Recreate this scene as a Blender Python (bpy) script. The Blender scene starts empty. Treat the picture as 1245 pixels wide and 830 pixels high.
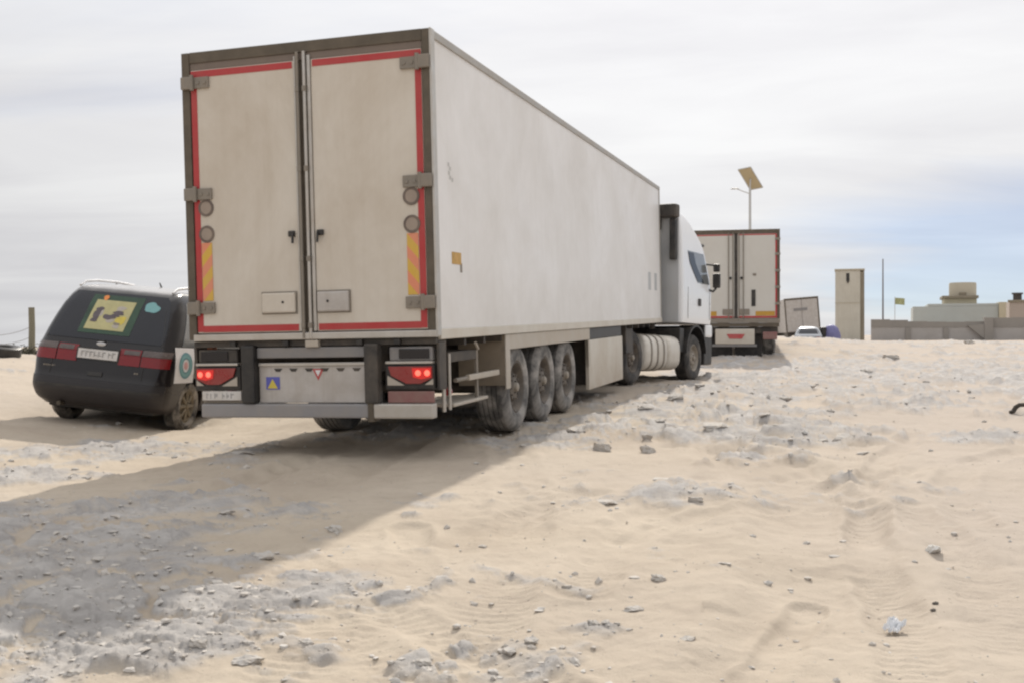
import bpy, bmesh, math, random
import numpy as np
from mathutils import Matrix, Vector
random.seed(7); rng = np.random.default_rng(7)
S = bpy.context.scene
COL = S.collection
R_ = math.radians
# ------------------------------------------------------------------ camera
EYE = 1.40
FPX, IMW, IMH = 1316.2, 1245.0, 830.0          # focal length in photograph pixels
PIT, ROL = R_(0.305), R_(0.119)
cam_d = bpy.data.cameras.new('camera'); cam = bpy.data.objects.new('camera', cam_d); COL.objects.link(cam)
cam_d.sensor_width = 36.0; cam_d.lens = 36.0 * FPX / IMW
cam_d.clip_start = 0.1; cam_d.clip_end = 12000
_c, _s = math.cos(PIT), math.sin(PIT); _F = Vector((0, _c, -_s)); _U = Vector((0, _s, _c)); _Rt = Vector((1, 0, 0))
CR = _Rt * math.cos(ROL) - _U * math.sin(ROL); CU = _Rt * math.sin(ROL) + _U * math.cos(ROL)
_m = Matrix((CR, CU, -_F)).transposed().to_4x4(); _m.translation = (0, 0, EYE)
cam.matrix_world = _m
S.camera = cam
# ------------------------------------------------------------------ sky, sun, exposure
SUN_AZ, SUN_EL = R_(10.5), R_(36.0)             # azimuth clockwise from +y
W = bpy.data.worlds.new('World'); S.world = W; W.use_nodes = True
wn, wl = W.node_tree.nodes, W.node_tree.links; wn.clear()
def wnode(t, **k):
    n = wn.new(t)
    for a, b in k.items(): setattr(n, a, b)
    return n
out = wnode('ShaderNodeOutputWorld'); sky = wnode('ShaderNodeTexSky', sky_type='NISHITA', sun_disc=False)
sky.sun_elevation = SUN_EL; sky.sun_rotation = SUN_AZ; sky.air_density = 1.0; sky.dust_density = 0.0; sky.ozone_density = 6.0; sky.altitude = 3500
bg_sky = wnode('ShaderNodeBackground'); bg_sky.inputs['Strength'].default_value = 0.075
bg_cl = wnode('ShaderNodeBackground'); bg_cl.inputs['Strength'].default_value = 0.90
wl.new(sky.outputs[0], bg_sky.inputs[0])
tc = wnode('ShaderNodeTexCoord'); sep = wnode('ShaderNodeSeparateXYZ'); wl.new(tc.outputs['Generated'], sep.inputs[0])
def wmath(op, a, b=None, clamp=False):
    n = wnode('ShaderNodeMath', operation=op, use_clamp=clamp)
    for i, v in enumerate((a, b)):
        if v is None: continue
        if isinstance(v, (int, float)): n.inputs[i].default_value = v
        else: wl.new(v, n.inputs[i])
    return n.outputs[0]
# cloud sheet coordinates: direction projected on a high flat layer
zz = wmath('ADD', wmath('MAXIMUM', sep.outputs['Z'], 0.0), 0.10)
px_ = wmath('DIVIDE', sep.outputs['X'], zz); py_ = wmath('DIVIDE', sep.outputs['Y'], zz)
cmb = wnode('ShaderNodeCombineXYZ'); wl.new(px_, cmb.inputs[0]); wl.new(py_, cmb.inputs[1])
def wnoise(sc, det, rough, dist, scale3=(1, 1, 1), loc=(0, 0, 0)):
    mp = wnode('ShaderNodeMapping'); mp.inputs['Scale'].default_value = scale3; mp.inputs['Location'].default_value = loc
    wl.new(cmb.outputs[0], mp.inputs[0])
    n = wnode('ShaderNodeTexNoise'); n.inputs['Scale'].default_value = sc; n.inputs['Detail'].default_value = det
    n.inputs['Roughness'].default_value = rough; n.inputs['Distortion'].default_value = dist
    wl.new(mp.outputs[0], n.inputs['Vector']); return n.outputs['Fac']
n_cov = wnoise(0.42, 6, 0.55, 0.5, (0.55, 1.2, 1), (3.1, 0.4, 0))
n_tex = wnoise(0.75, 7, 0.55, 0.7, (0.6, 1.3, 1), (7.3, 2.2, 0))
# thin cover: nearly closed overhead, opening into streaks low down to the east (right)
low = wmath('SUBTRACT', 1.0, wmath('MULTIPLY', wmath('SUBTRACT', sep.outputs['Z'], 0.06), 9.0), True)             # 1 at horizon, 0 above ~10 deg
east = wmath('MULTIPLY', wmath('SUBTRACT', sep.outputs['X'], 0.10), 3.6, True)
gap = wmath('MULTIPLY', low, east)
cov = wmath('ADD', wmath('MULTIPLY', wmath('SUBTRACT', n_cov, 0.5), 1.3), 1.12)
cov = wmath('SUBTRACT', cov, wmath('MULTIPLY', gap, 0.80))
veil = wmath('SUBTRACT', 1.0, wmath('MULTIPLY', wmath('MAXIMUM', sep.outputs['Z'], 0.0), 12.0), True)  # milky air at the horizon
cov = wmath('ADD', cov, wmath('MULTIPLY', veil, 0.5))
cov = wmath('MINIMUM', wmath('MAXIMUM', cov, 0.64), 1.0)
ramp = wnode('ShaderNodeValToRGB'); wl.new(n_tex, ramp.inputs[0])
ramp.color_ramp.elements[0].position = 0.30; ramp.color_ramp.elements[0].color = (0.89, 0.885, 0.91, 1)
ramp.color_ramp.elements[1].position = 0.66; ramp.color_ramp.elements[1].color = (1.06, 1.06, 1.065, 1)
wl.new(ramp.outputs[0], bg_cl.inputs[0])
dt = wnode('ShaderNodeVectorMath', operation='DOT_PRODUCT'); wl.new(tc.outputs['Generated'], dt.inputs[0])
dt.inputs[1].default_value = (math.sin(SUN_AZ) * math.cos(SUN_EL), math.cos(SUN_AZ) * math.cos(SUN_EL), math.sin(SUN_EL))
fwd = wmath('POWER', wmath('MAXIMUM', dt.outputs['Value'], 0.0), 4.0)
zen = wmath('ADD', 0.51, wmath('MULTIPLY', wmath('MAXIMUM', sep.outputs['Z'], 0.0), 0.42))     # an overcast dome is brighter overhead than near the horizon
wl.new(wmath('ADD', zen, wmath('MULTIPLY', fwd, 0.27)), bg_cl.inputs['Strength'])
mixw = wnode('ShaderNodeMixShader'); wl.new(cov, mixw.inputs[0]); wl.new(bg_sky.outputs[0], mixw.inputs[1]); wl.new(bg_cl.outputs[0], mixw.inputs[2])
wl.new(mixw.outputs[0], out.inputs[0])
sd = bpy.data.lights.new('sun', 'SUN'); sd.energy = 3.4; sd.angle = R_(0.9); sd.color = (1.0, 0.93, 0.83)
so = bpy.data.objects.new('sun', sd); COL.objects.link(so)
_d = Vector((math.sin(SUN_AZ) * math.cos(SUN_EL), math.cos(SUN_AZ) * math.cos(SUN_EL), math.sin(SUN_EL)))
so.rotation_euler = _d.to_track_quat('Z', 'Y').to_euler()
S.view_settings.view_transform = 'Standard'; S.view_settings.look = 'None'; S.view_settings.exposure = 0.25; S.view_settings.gamma = 1.0
S.cycles.max_bounces = 6; S.cycles.diffuse_bounces = 3; S.cycles.glossy_bounces = 3; S.cycles.transparent_max_bounces = 6
S.cycles.pixel_filter_type = 'BLACKMAN_HARRIS'; S.cycles.filter_width = 2.3

# ------------------------------------------------------------------ helpers
def tag(o, label=None, cat=None, group=None, kind=None):
    if label: o['label'] = label
    if cat: o['category'] = cat
    if group: o['group'] = group
    if kind: o['kind'] = kind
    return o
def empty(name, label, cat, mat=None, group=None):
    o = bpy.data.objects.new(name, None); COL.objects.link(o); o.empty_display_size = 0.2
    if mat is not None: o.matrix_world = mat
    return tag(o, label, cat, group)
def pose(loc, yaw=0.0, pitch=0.0, roll=0.0):
    """yaw turns left, pitch lifts the front (+y), roll lowers the right side"""
    m = Matrix.Rotation(yaw, 4, 'Z') @ Matrix.Rotation(pitch, 4, 'X') @ Matrix.Rotation(roll, 4, 'Y')
    m.translation = loc; return m
class MB:
    def __init__(s): s.v = []; s.f = []
    def add(s, vs, fs):
        n = len(s.v); s.v += [tuple(p) for p in vs]; s.f += [tuple(i + n for i in f) for f in fs]; return s
    def box(s, x0, x1, y0, y1, z0, z1, b=0.0):
        x0, x1 = min(x0, x1), max(x0, x1); y0, y1 = min(y0, y1), max(y0, y1); z0, z1 = min(z0, z1), max(z0, z1)
        b = min(b, (x1 - x0) * .45, (y1 - y0) * .45, (z1 - z0) * .45)
        bm = bmesh.new(); bmesh.ops.create_cube(bm, size=1)
        for v in bm.verts:
            v.co = Vector(((x0 + x1) / 2 + v.co.x * (x1 - x0), (y0 + y1) / 2 + v.co.y * (y1 - y0), (z0 + z1) / 2 + v.co.z * (z1 - z0)))
        if b > 0: bmesh.ops.bevel(bm, geom=bm.edges[:], offset=b, segments=2, affect='EDGES', profile=.6)
        bm.verts.index_update()
        s.add([v.co[:] for v in bm.verts], [[v.index for v in f.verts] for f in bm.faces]); bm.free(); return s
    def tube(s, pts, r, n=10, cap=True):
        pts = [Vector(p) for p in pts]; rings = []
        rs = r if isinstance(r, (list, tuple)) else [r] * len(pts)
        for i, p in enumerate(pts):
            t = (pts[min(i + 1, len(pts) - 1)] - pts[max(i - 1, 0)]).normalized()
            a = t.orthogonal().normalized() if i == 0 else (a - t * a.dot(t)).normalized()
            b = t.cross(a)
            rings.append([p + (a * math.cos(2 * math.pi * k / n) + b * math.sin(2 * math.pi * k / n)) * rs[i] for k in range(n)])
        vs = [q for rg in rings for q in rg]; fs = []
        for i in range(len(pts) - 1):
            for k in range(n):
                fs.append((i * n + k, i * n + (k + 1) % n, (i + 1) * n + (k + 1) % n, (i + 1) * n + k))
        if cap: fs += [tuple(range(n - 1, -1, -1)), tuple((len(pts) - 1) * n + k for k in range(n))]
        return s.add(vs, fs)
    def lathe(s, prof, c=(0, 0, 0), axis='X', n=40, a0=0, a1=2 * math.pi):
        """prof: list of (radius, along)"""
        full = abs(a1 - a0 - 2 * math.pi) < 1e-6; m = n if full else n + 1
        vs = []
        for (r, h) in prof:
            for k in range(m):
                a = a0 + (a1 - a0) * k / n; u, w = r * math.cos(a), r * math.sin(a)
                p = {'X': (h, u, w), 'Y': (u, h, w), 'Z': (u, w, h)}[axis]
                vs.append((p[0] + c[0], p[1] + c[1], p[2] + c[2]))
        fs = []
        for i in range(len(prof) - 1):
            for k in range(n):
                k2 = (k + 1) % m if full else k + 1
                fs.append((i * m + k, i * m + k2, (i + 1) * m + k2, (i + 1) * m + k))
        return s.add(vs, fs)
    def prism(s, poly, d, axis='X', at=0.0):
        """poly of (a,b) extruded by d along axis"""
        n = len(poly); vs = []
        for h in (at, at + d):
            for a, b in poly:
                vs.append({'X': (h, a, b), 'Y': (a, h, b), 'Z': (a, b, h)}[axis])
        fs = [tuple(range(n - 1, -1, -1)), tuple(range(n, 2 * n))] + [(i, (i + 1) % n, n + (i + 1) % n, n + i) for i in range(n)]
        return s.add(vs, fs)
    def build(s, name, m, parent=None, smooth=False, bevel=0, label=None, auto=None):
        me = bpy.data.meshes.new(name); me.from_pydata(s.v, [], s.f); me.validate()
        bm = bmesh.new(); bm.from_mesh(me); bmesh.ops.recalc_face_normals(bm, faces=bm.faces)
        if bevel: bmesh.ops.bevel(bm, geom=bm.edges[:], offset=bevel, segments=2, affect='EDGES', profile=.6)
        if smooth:
            ang = R_(auto or 38)
            for f in bm.faces: f.smooth = True
            for e in bm.edges:
                if len(e.link_faces) == 2 and e.calc_face_angle(0) > ang: e.smooth = False
        bm.to_mesh(me); bm.free()
        o = bpy.data.objects.new(name, me); COL.objects.link(o); me.materials.append(m)
        if parent is not None: o.parent = parent
        if label: o['label'] = label
        return o
def copy_tree(o, parent=None):
    c = o.copy(); COL.objects.link(c)
    c.parent = parent
    for ch in [x for x in bpy.data.objects if x.parent == o]: copy_tree(ch, c)
    return c

# ------------------------------------------------------------------ materials
def mat(name, col, rough=.6, metal=0.0, dust=None, dust_amt=.35, scale=2.0, stretch=(1, 1, 1), var=.12, bump=0.0, bump_scale=60, coat=0.0, spec=.5, dust_low=None, streak=0.0, fine=0.0, dust_up=None):
    """base colour with cloudy variation, dust laid in patches (thicker low down when dust_low=(z_top, z_bottom, amount)), rain streaks"""
    m = bpy.data.materials.new(name); m.use_nodes = True; nt = m.node_tree; N, L = nt.nodes, nt.links
    p = N['Principled BSDF']; p.inputs['Roughness'].default_value = rough; p.inputs['Metallic'].default_value = metal
    p.inputs['Coat Weight'].default_value = coat; p.inputs['Coat Roughness'].default_value = .08
    p.inputs['Specular IOR Level'].default_value = spec
    tc = N.new('ShaderNodeTexCoord'); mp = N.new('ShaderNodeMapping'); mp.inputs['Scale'].default_value = stretch
    L.new(tc.outputs['Object'], mp.inputs[0])
    def noise(sc, det=6, rg=.6, vec=None, dist=.3):
        n = N.new('ShaderNodeTexNoise'); n.inputs['Scale'].default_value = sc; n.inputs['Detail'].default_value = det
        n.inputs['Roughness'].default_value = rg; n.inputs['Distortion'].default_value = dist
        L.new(vec or mp.outputs[0], n.inputs['Vector']); return n.outputs['Fac']
    def mth(op, a, b=None, cl=False):
        n = N.new('ShaderNodeMath'); n.operation = op; n.use_clamp = cl
        for i, v in enumerate((a, b)):
            if v is None: continue
            if isinstance(v, (int, float)): n.inputs[i].default_value = v
            else: L.new(v, n.inputs[i])
        return n.outputs[0]
    def mix(f, a, b):
        n = N.new('ShaderNodeMix'); n.data_type = 'RGBA'
        if isinstance(f, (int, float)): n.inputs[0].default_value = f
        else: L.new(f, n.inputs[0])
        for k, v in ((6, a), (7, b)):
            if isinstance(v, tuple): n.inputs[k].default_value = (*v, 1)
            else: L.new(v, n.inputs[k])
        return n.outputs[2]
    f1 = noise(scale)
    c = mix(f1, tuple(x * (1 - var) for x in col), tuple(min(1, x * (1 + var)) for x in col))
    if fine:
        c = mix(mth('MULTIPLY', noise(scale * 14, 4), fine), c, tuple(x * .55 for x in col))
    if streak:
        mp2 = N.new('ShaderNodeMapping'); mp2.inputs['Scale'].default_value = (9, 9, .35); L.new(tc.outputs['Object'], mp2.inputs[0])
        st = mth('MULTIPLY', mth('SUBTRACT', noise(1.6, 5, .6, mp2.outputs[0]), .47, True), streak * 4, True)
        c = mix(st, c, tuple(x * y for x, y in zip(col, (.62, .55, .45))))
    if dust:
        f2 = mth('MULTIPLY', mth('SUBTRACT', noise(scale * .7 + .3, 8, .68), .38, True), dust_amt * 4, True)
        if dust_low:
            sx = N.new('ShaderNodeSeparateXYZ'); L.new(tc.outputs['Object'], sx.inputs[0])
            mr = N.new('ShaderNodeMapRange'); L.new(sx.outputs['Z'], mr.inputs[0])
            mr.inputs[1].default_value = dust_low[0]; mr.inputs[2].default_value = dust_low[1]; mr.inputs[3].default_value = 0; mr.inputs[4].default_value = dust_low[2]
            g = mth('MULTIPLY', mr.outputs[0], mth('ADD', noise(scale * 1.7 + 1, 6), .45))
            f2 = mth('ADD', f2, g, True)
        c = mix(f2, c, dust)
        rr = mth('ADD', mth('MULTIPLY', f2, .85 - rough if rough < .85 else 0), rough, True); L.new(rr, p.inputs['Roughness'])
        if coat: L.new(mth('MULTIPLY', mth('SUBTRACT', 1.0, f2, True), coat), p.inputs['Coat Weight'])
    if dust_up:      # dust that has settled on faces turned to the sky
        ge = N.new('ShaderNodeNewGeometry'); sn = N.new('ShaderNodeSeparateXYZ'); L.new(ge.outputs['Normal'], sn.inputs[0])
        mu = N.new('ShaderNodeMapRange'); L.new(sn.outputs['Z'], mu.inputs[0]); mu.inputs[1].default_value = .62; mu.inputs[2].default_value = .95; mu.inputs[3].default_value = 0; mu.inputs[4].default_value = dust_up[3]
        c = mix(mth('MULTIPLY', mu.outputs[0], mth('ADD', noise(scale * 2, 6), .4), True), c, dust_up[:3])
    L.new(c, p.inputs['Base Color'])
    if bump:
        b = N.new('ShaderNodeBump'); b.inputs['Strength'].default_value = bump; b.inputs['Distance'].default_value = .02
        L.new(noise(bump_scale, 4), b.inputs['Height']); L.new(b.outputs[0], p.inputs['Normal'])
    return m
DUST = (.43, .36, .28)
M_ = {}
M_['side'] = mat('trailer_side_paint', (.79, .775, .765), .42, dust=(.60, .58, .55), dust_amt=.40, scale=.6, var=.06, dust_low=(1.9, 1.15, .30), streak=.07, bump=.05, bump_scale=9)
M_['door'] = mat('trailer_door_paint', (.65, .60, .53), .5, dust=(.42, .345, .26), dust_amt=.46, scale=.9, var=.05, stretch=(1, 1, .6), streak=.10, fine=.03)
M_['fardoor'] = mat('grey_white_trailer_door', (.60, .58, .54), .5, dust=(.48, .44, .38), dust_amt=.25, scale=.9, var=.05)
M_['frame'] = mat('weathered_rear_frame', (.095, .078, .058), .6, .2, dust=(.24, .195, .145), dust_amt=.3, scale=4)
M_['header'] = mat('brown_door_header', (.17, .135, .115), .6, .1, dust=(.26, .21, .165), dust_amt=.3, scale=4)
M_['flapbrown'] = mat('muddy_brown_flap', (.21, .175, .135), .8, dust=(.33, .275, .21), dust_amt=.5, scale=4)
M_['tyredark'] = mat('lightly_dusted_tyre', (.028, .027, .027), .8, dust=(.24, .215, .19), dust_amt=.4, scale=5)
M_['scrawl'] = mat('faint_grey_scrawl', (.50, .49, .475), .6)
M_['alu'] = mat('dull_aluminium', (.52, .50, .47), .42, .75, dust=DUST, dust_amt=.3, scale=5)
M_['hinge'] = mat('dusty_galvanised_hinge', (.24, .215, .185), .6, .3, dust=(.34, .285, .225), dust_amt=.35, scale=8)
M_['rail'] = mat('grey_edge_rail', (.40, .385, .36), .5, .4, dust=DUST, dust_amt=.3, scale=3)
M_['dark'] = mat('dark_undercarriage', (.035, .032, .03), .65, dust=(.20, .165, .13), dust_amt=.35, scale=4)
M_['black'] = mat('black_plastic', (.014, .014, .015), .45, dust=(.16, .135, .11), dust_amt=.22, scale=6)
M_['grey'] = mat('grey_painted_steel', (.23, .225, .23), .5, .2, dust=DUST, dust_amt=.22, scale=4, fine=.2)
M_['bumper'] = mat('grey_bumper_bar', (.27, .265, .275), .5, .3, dust=DUST, dust_amt=.22, scale=4)
M_['panelgrey'] = mat('scuffed_grey_panel', (.54, .51, .485), .5, .15, dust=(.30, .25, .2), dust_amt=.3, scale=5, fine=.3, streak=.3)
M_['red_tape'] = mat('red_reflective_tape', (.43, .030, .035), .35, dust=(.38, .15, .12), dust_amt=.22, scale=3)
M_['disc'] = mat('faded_speed_disc', (.30, .24, .20), .6, dust=DUST, dust_amt=.3, scale=9)
M_['discdark'] = mat('speed_disc_ring', (.13, .10, .085), .6, dust=DUST, dust_amt=.2, scale=9)
M_['skirt'] = mat('dusty_beige_skirt', (.47, .43, .375), .6, dust=DUST, dust_amt=.5, scale=2.5, var=.08)
M_['toolbox'] = mat('dusty_side_locker', (.60, .565, .50), .55, dust=(.47, .40, .32), dust_amt=.4, scale=2, var=.06, dust_low=(.9, .2, .6))
M_['tyre'] = mat('dusty_tyre_rubber', (.085, .082, .079), .85, dust=(.36, .335, .31), dust_amt=.95, scale=5, bump=.15, bump_scale=40)
M_['cartyre'] = mat('sandy_car_tyre', (.04, .038, .036), .8, dust=(.40, .36, .315), dust_amt=.95, scale=6)
M_['rim'] = mat('dusty_steel_rim', (.10, .088, .078), .65, .2, dust=(.24, .20, .16), dust_amt=.6, scale=6)
M_['carrim'] = mat('sandy_alloy_rim', (.20, .17, .125), .6, .2, dust=(.33, .27, .19), dust_amt=.6, scale=8)
M_['hub'] = mat('pale_hub_cap', (.30, .27, .235), .55, .3, dust=DUST, dust_amt=.5, scale=9)
M_['cabwhite'] = mat('white_cab_paint', (.82, .83, .85), .22, coat=.6, dust=(.62, .58, .52), dust_amt=.06, scale=1.2, var=.02, dust_low=(1.9, 1.0, .25))
M_['cabgrey'] = mat('cab_back_panel', (.44, .45, .46), .5, dust=DUST, dust_amt=.12, scale=2)  # grey holds the shade on the cab's back wall; decals share it
M_['tank'] = mat('dusty_aluminium_tank', (.66, .62, .56), .45, .35, dust=(.50, .43, .35), dust_amt=.4, scale=3)
M_['glass'] = mat('dark_glass', (.006, .007, .013), .05, dust=(.05, .045, .045), dust_amt=.06, scale=3, var=.2)
M_['sideglass'] = mat('pale_side_glass', (.17, .18, .185), .08, coat=.6, dust=(.3, .28, .26), dust_amt=.15, scale=4, var=.2)  # grey base colour stands in for reflections and the view through
M_['carpaint'] = mat('dark_car_paint', (.007, .005, .006), .2, dust_up=(.50, .485, .475, .85), dust=(.10, .08, .075), dust_amt=.03, scale=2.2, dust_low=(.65, .22, .30), var=.2)
M_['carbumper'] = mat('dark_car_bumper', (.011, .009, .011), .4, dust=(.10, .085, .08), dust_amt=.05, scale=3, dust_low=(.6, .22, .32), var=.2)
M_['silver'] = mat('silver_roof_rail', (.55, .55, .56), .35, .7, dust=DUST, dust_amt=.1, scale=5)
M_['lamp_red'] = mat('dark_red_lens', (.19, .006, .010), .15, dust=(.18, .08, .07), dust_amt=.08, scale=6)
M_['lamp_smoke'] = mat('smoked_lens', (.075, .052, .048), .2, coat=.3, dust=(.25, .21, .18), dust_amt=.2, scale=6)
M_['lamp_clear'] = mat('clear_lens', (.42, .38, .33), .25, dust=DUST, dust_amt=.25, scale=6)
M_['lens'] = mat('trailer_red_lens', (.26, .012, .014), .25, coat=.3, dust=(.30, .18, .15), dust_amt=.18, scale=7)
M_['redpanel'] = mat('faded_red_panel', (.23, .10, .095), .6, dust=(.30, .24, .2), dust_amt=.4, scale=7)
M_['plate'] = mat('dirty_number_plate', (.62, .60, .58), .5, dust=DUST, dust_amt=.28, scale=9)
M_['plateink'] = mat('number_plate_ink', (.36, .35, .34), .6)
M_['orange'] = mat('orange_reflector', (.55, .30, .03), .35, dust=(.28, .19, .08), dust_amt=.4, scale=20)
M_['amber'] = mat('amber_marker', (.85, .30, .16), .3)
M_['yellow'] = mat('yellow_print', (.60, .48, .08), .5, var=.25, scale=9)
M_['blue'] = mat('blue_print', (.10, .11, .42), .5)
M_['redprint'] = mat('red_print', (.46, .06, .065), .5, dust=DUST, dust_amt=.2, scale=9)
M_['white'] = mat('white_print', (.74, .73, .74), .5, dust=DUST, dust_amt=.1, scale=6)
M_['cream'] = mat('cream_print', (.46, .42, .21), .5, var=.25, scale=9)
M_['green'] = mat('green_print', (.028, .065, .038), .5, var=.6, scale=5)
M_['purple'] = mat('dark_violet_print', (.11, .09, .10), .6, var=.5, scale=20)
M_['orangeprint'] = mat('orange_print', (.75, .25, .06), .5)
M_['teal'] = mat('teal_print', (.18, .38, .39), .5, var=.15, scale=9)
M_['tealdark'] = mat('dark_teal_print', (.10, .26, .30), .5, var=.3, scale=9)
M_['pink'] = mat('pink_print', (.62, .33, .33), .5)
M_['concrete'] = mat('grey_block_wall', (.29, .268, .245), .9, dust=(.31, .28, .245), dust_amt=.3, scale=.8, bump=.2, bump_scale=6, fine=.1)
M_['concrete_pale'] = mat('pale_wall_render', (.43, .405, .385), .9, dust=(.30, .27, .24), dust_amt=.3, scale=.6, fine=.1)
M_['tower'] = mat('sandy_tower_render', (.56, .53, .46), .85, dust=(.38, .34, .27), dust_amt=.25, scale=.4, streak=.25)
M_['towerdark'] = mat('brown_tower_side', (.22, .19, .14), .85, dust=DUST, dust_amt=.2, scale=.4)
M_['paleblue'] = mat('pale_blue_green_render', (.45, .475, .455), .85, dust=(.40, .38, .33), dust_amt=.2, scale=.3)
M_['ochre'] = mat('ochre_render', (.50, .45, .33), .85, dust=DUST, dust_amt=.2, scale=.4)
M_['pinkish'] = mat('pinkish_render', (.40, .335, .29), .85, dust=DUST, dust_amt=.2, scale=.4)
M_['dome'] = mat('tan_turret_render', (.46, .42, .335), .85, dust=DUST, dust_amt=.2, scale=.6)
M_['wood'] = mat('weathered_post', (.20, .185, .135), .85, dust=(.3, .26, .2), dust_amt=.2, scale=7, stretch=(4, 4, .5))
M_['wire'] = mat('thin_fence_wire', (.30, .29, .28), .5, .6)
M_['pole'] = mat('galvanised_pole', (.50, .50, .49), .45, .5, dust=DUST, dust_amt=.1, scale=5)
M_['solarback'] = mat('tan_panel_back', (.40, .32, .19), .6, var=.12, scale=3)
M_['solarcell'] = mat('solar_cell', (.02, .025, .05), .15, coat=.5)
M_['mast'] = mat('thin_mast_steel', (.22, .21, .22), .5, .4)
M_['flag'] = mat('faded_flag_cloth', (.36, .37, .20), .85, var=.35, scale=4)
M_['tarp'] = mat('violet_blue_tarp', (.17, .165, .33), .6, var=.25, scale=3)
M_['silvercar'] = mat('silver_car_paint', (.30, .31, .33), .22, .6, coat=.8)
M_['rock'] = mat('grey_limestone', (.49, .47, .445), .92, dust=(.50, .43, .35), dust_amt=.55, scale=5, var=.2, bump=.4, bump_scale=18, fine=.12)
M_['rockwhite'] = mat('white_limestone', (.80, .78, .74), .9, dust=(.52, .46, .38), dust_amt=.12, scale=9, var=.12, bump=.5, bump_scale=25)
M_['rockdark'] = mat('dark_stone', (.035, .03, .026), .85, dust=(.30, .25, .19), dust_amt=.2, scale=9)
M_['paper'] = mat('crumpled_paper', (.72, .73, .75), .8, var=.05, scale=9)
M_['shrub'] = mat('dry_shrub', (.075, .07, .05), .9, var=.4, scale=8)
def emis(name, col, st):
    m = bpy.data.materials.new(name); m.use_nodes = True; p = m.node_tree.nodes['Principled BSDF']
    p.inputs['Base Color'].default_value = (.40, .02, .02, 1); p.inputs['Emission Color'].default_value = (*col, 1); p.inputs['Emission Strength'].default_value = st
    return m
M_['bulb'] = emis('lit_red_bulb', (1.0, .14, .09), 1.7)
M_['glow'] = emis('lit_red_lens', (1.0, .03, .02), .28)
def stripe_mat(name, sgn):
    m = bpy.data.materials.new(name); m.use_nodes = True; nt = m.node_tree; N, L = nt.nodes, nt.links; p = N['Principled BSDF']
    p.inputs['Roughness'].default_value = .4
    tc = N.new('ShaderNodeTexCoord'); sx = N.new('ShaderNodeSeparateXYZ'); L.new(tc.outputs['Object'], sx.inputs[0])
    def mth(op, a, b):
        n = N.new('ShaderNodeMath'); n.operation = op
        for i, v in enumerate((a, b)):
            if isinstance(v, (int, float)): n.inputs[i].default_value = v
            else: L.new(v, n.inputs[i])
        return n.outputs[0]
    t = mth('ADD', sx.outputs['Z'], mth('MULTIPLY', sx.outputs['X'], sgn * 1.15)); t = mth('FRACT', mth('MULTIPLY', t, 4.4), 0); t = mth('GREATER_THAN', t, .5)
    mx = N.new('ShaderNodeMix'); mx.data_type = 'RGBA'; L.new(t, mx.inputs[0]); mx.inputs[6].default_value = (.66, .40, .035, 1); mx.inputs[7].default_value = (.74, .235, .13, 1)
    nz = N.new('ShaderNodeTexNoise'); nz.inputs['Scale'].default_value = 7; L.new(tc.outputs['Object'], nz.inputs['Vector'])
    m2 = N.new('ShaderNodeMix'); m2.data_type = 'RGBA'; L.new(mth('MULTIPLY', nz.outputs['Fac'], .35), m2.inputs[0]); L.new(mx.outputs[2], m2.inputs[6]); m2.inputs[7].default_value = (.45, .36, .25, 1)
    L.new(m2.outputs[2], p.inputs['Base Color']); return m
M_['hazR'] = stripe_mat('hazard_stripes_right', 1.0); M_['hazL'] = stripe_mat('hazard_stripes_left', -1.0)

# ------------------------------------------------------------------ noise and terrain
def _hash(ix, iy, sd):
    h = (ix.astype(np.int64) * 374761393 + iy.astype(np.int64) * 668265263 + sd * 974634533) & 0xffffffff
    h = ((h ^ (h >> 13)) * 1274126177) & 0xffffffff
    h = ((h ^ (h >> 16)) * 2246822519) & 0xffffffff
    return (h ^ (h >> 15)) / 4294967296.0
def perlin(x, y, sd):
    xi, yi = np.floor(x), np.floor(y); fx, fy = x - xi, y - yi
    u, v = fx * fx * fx * (fx * (fx * 6 - 15) + 10), fy * fy * fy * (fy * (fy * 6 - 15) + 10)
    def g(a, b):
        t = _hash(xi + a, yi + b, sd) * 2 * np.pi
        return np.cos(t) * (fx - a) + np.sin(t) * (fy - b)
    return ((g(0, 0) * (1 - u) + g(1, 0) * u) * (1 - v) + (g(0, 1) * (1 - u) + g(1, 1) * u) * v) * 1.5
def fbm(x, y, sd, o=4, lac=2.1, gain=.5):
    t = 0; a = 1
    for k in range(o):
        t = t + a * perlin(x, y, sd + k * 17); x, y, a = x * lac + 3.7, y * lac - 1.9, a * gain
    return t
def worley(x, y, sd):
    xi, yi = np.floor(x), np.floor(y); d1 = np.full(x.shape, 9.0); d2 = np.full(x.shape, 9.0); idv = np.zeros(x.shape)
    for a in (-1, 0, 1):
        for b in (-1, 0, 1):
            cx, cy = xi + a, yi + b; hx, hy = _hash(cx, cy, sd), _hash(cx, cy, sd + 5)
            d = np.hypot(cx + hx - x, cy + hy - y); m = d < d1
            d2 = np.where(m, d1, np.minimum(d2, d)); d1 = np.where(m, d, d1); idv = np.where(m, _hash(cx, cy, sd + 9), idv)
    return d1, idv, d2
def sst(a, b, x):
    t = np.clip((x - a) / (b - a), 0, 1); return t * t * (3 - 2 * t)
_Y = np.arange(-40, 400, .25)
_P = np.interp(_Y, [-40, 0, 4.5, 9.3, 12.5, 15, 20, 24.5, 33, 42, 50, 60, 90, 200, 400], [-.6, .02, .13, .23, .29, .385, .465, .455, .70, 1.10, 1.27, 1.2, .95, .6, .5])
_k = np.exp(-(np.arange(-12, 13) * .25 / 1.2) ** 2); _k /= _k.sum(); _P = np.convolve(np.pad(_P, 12, mode='edge'), _k, 'valid')
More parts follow.
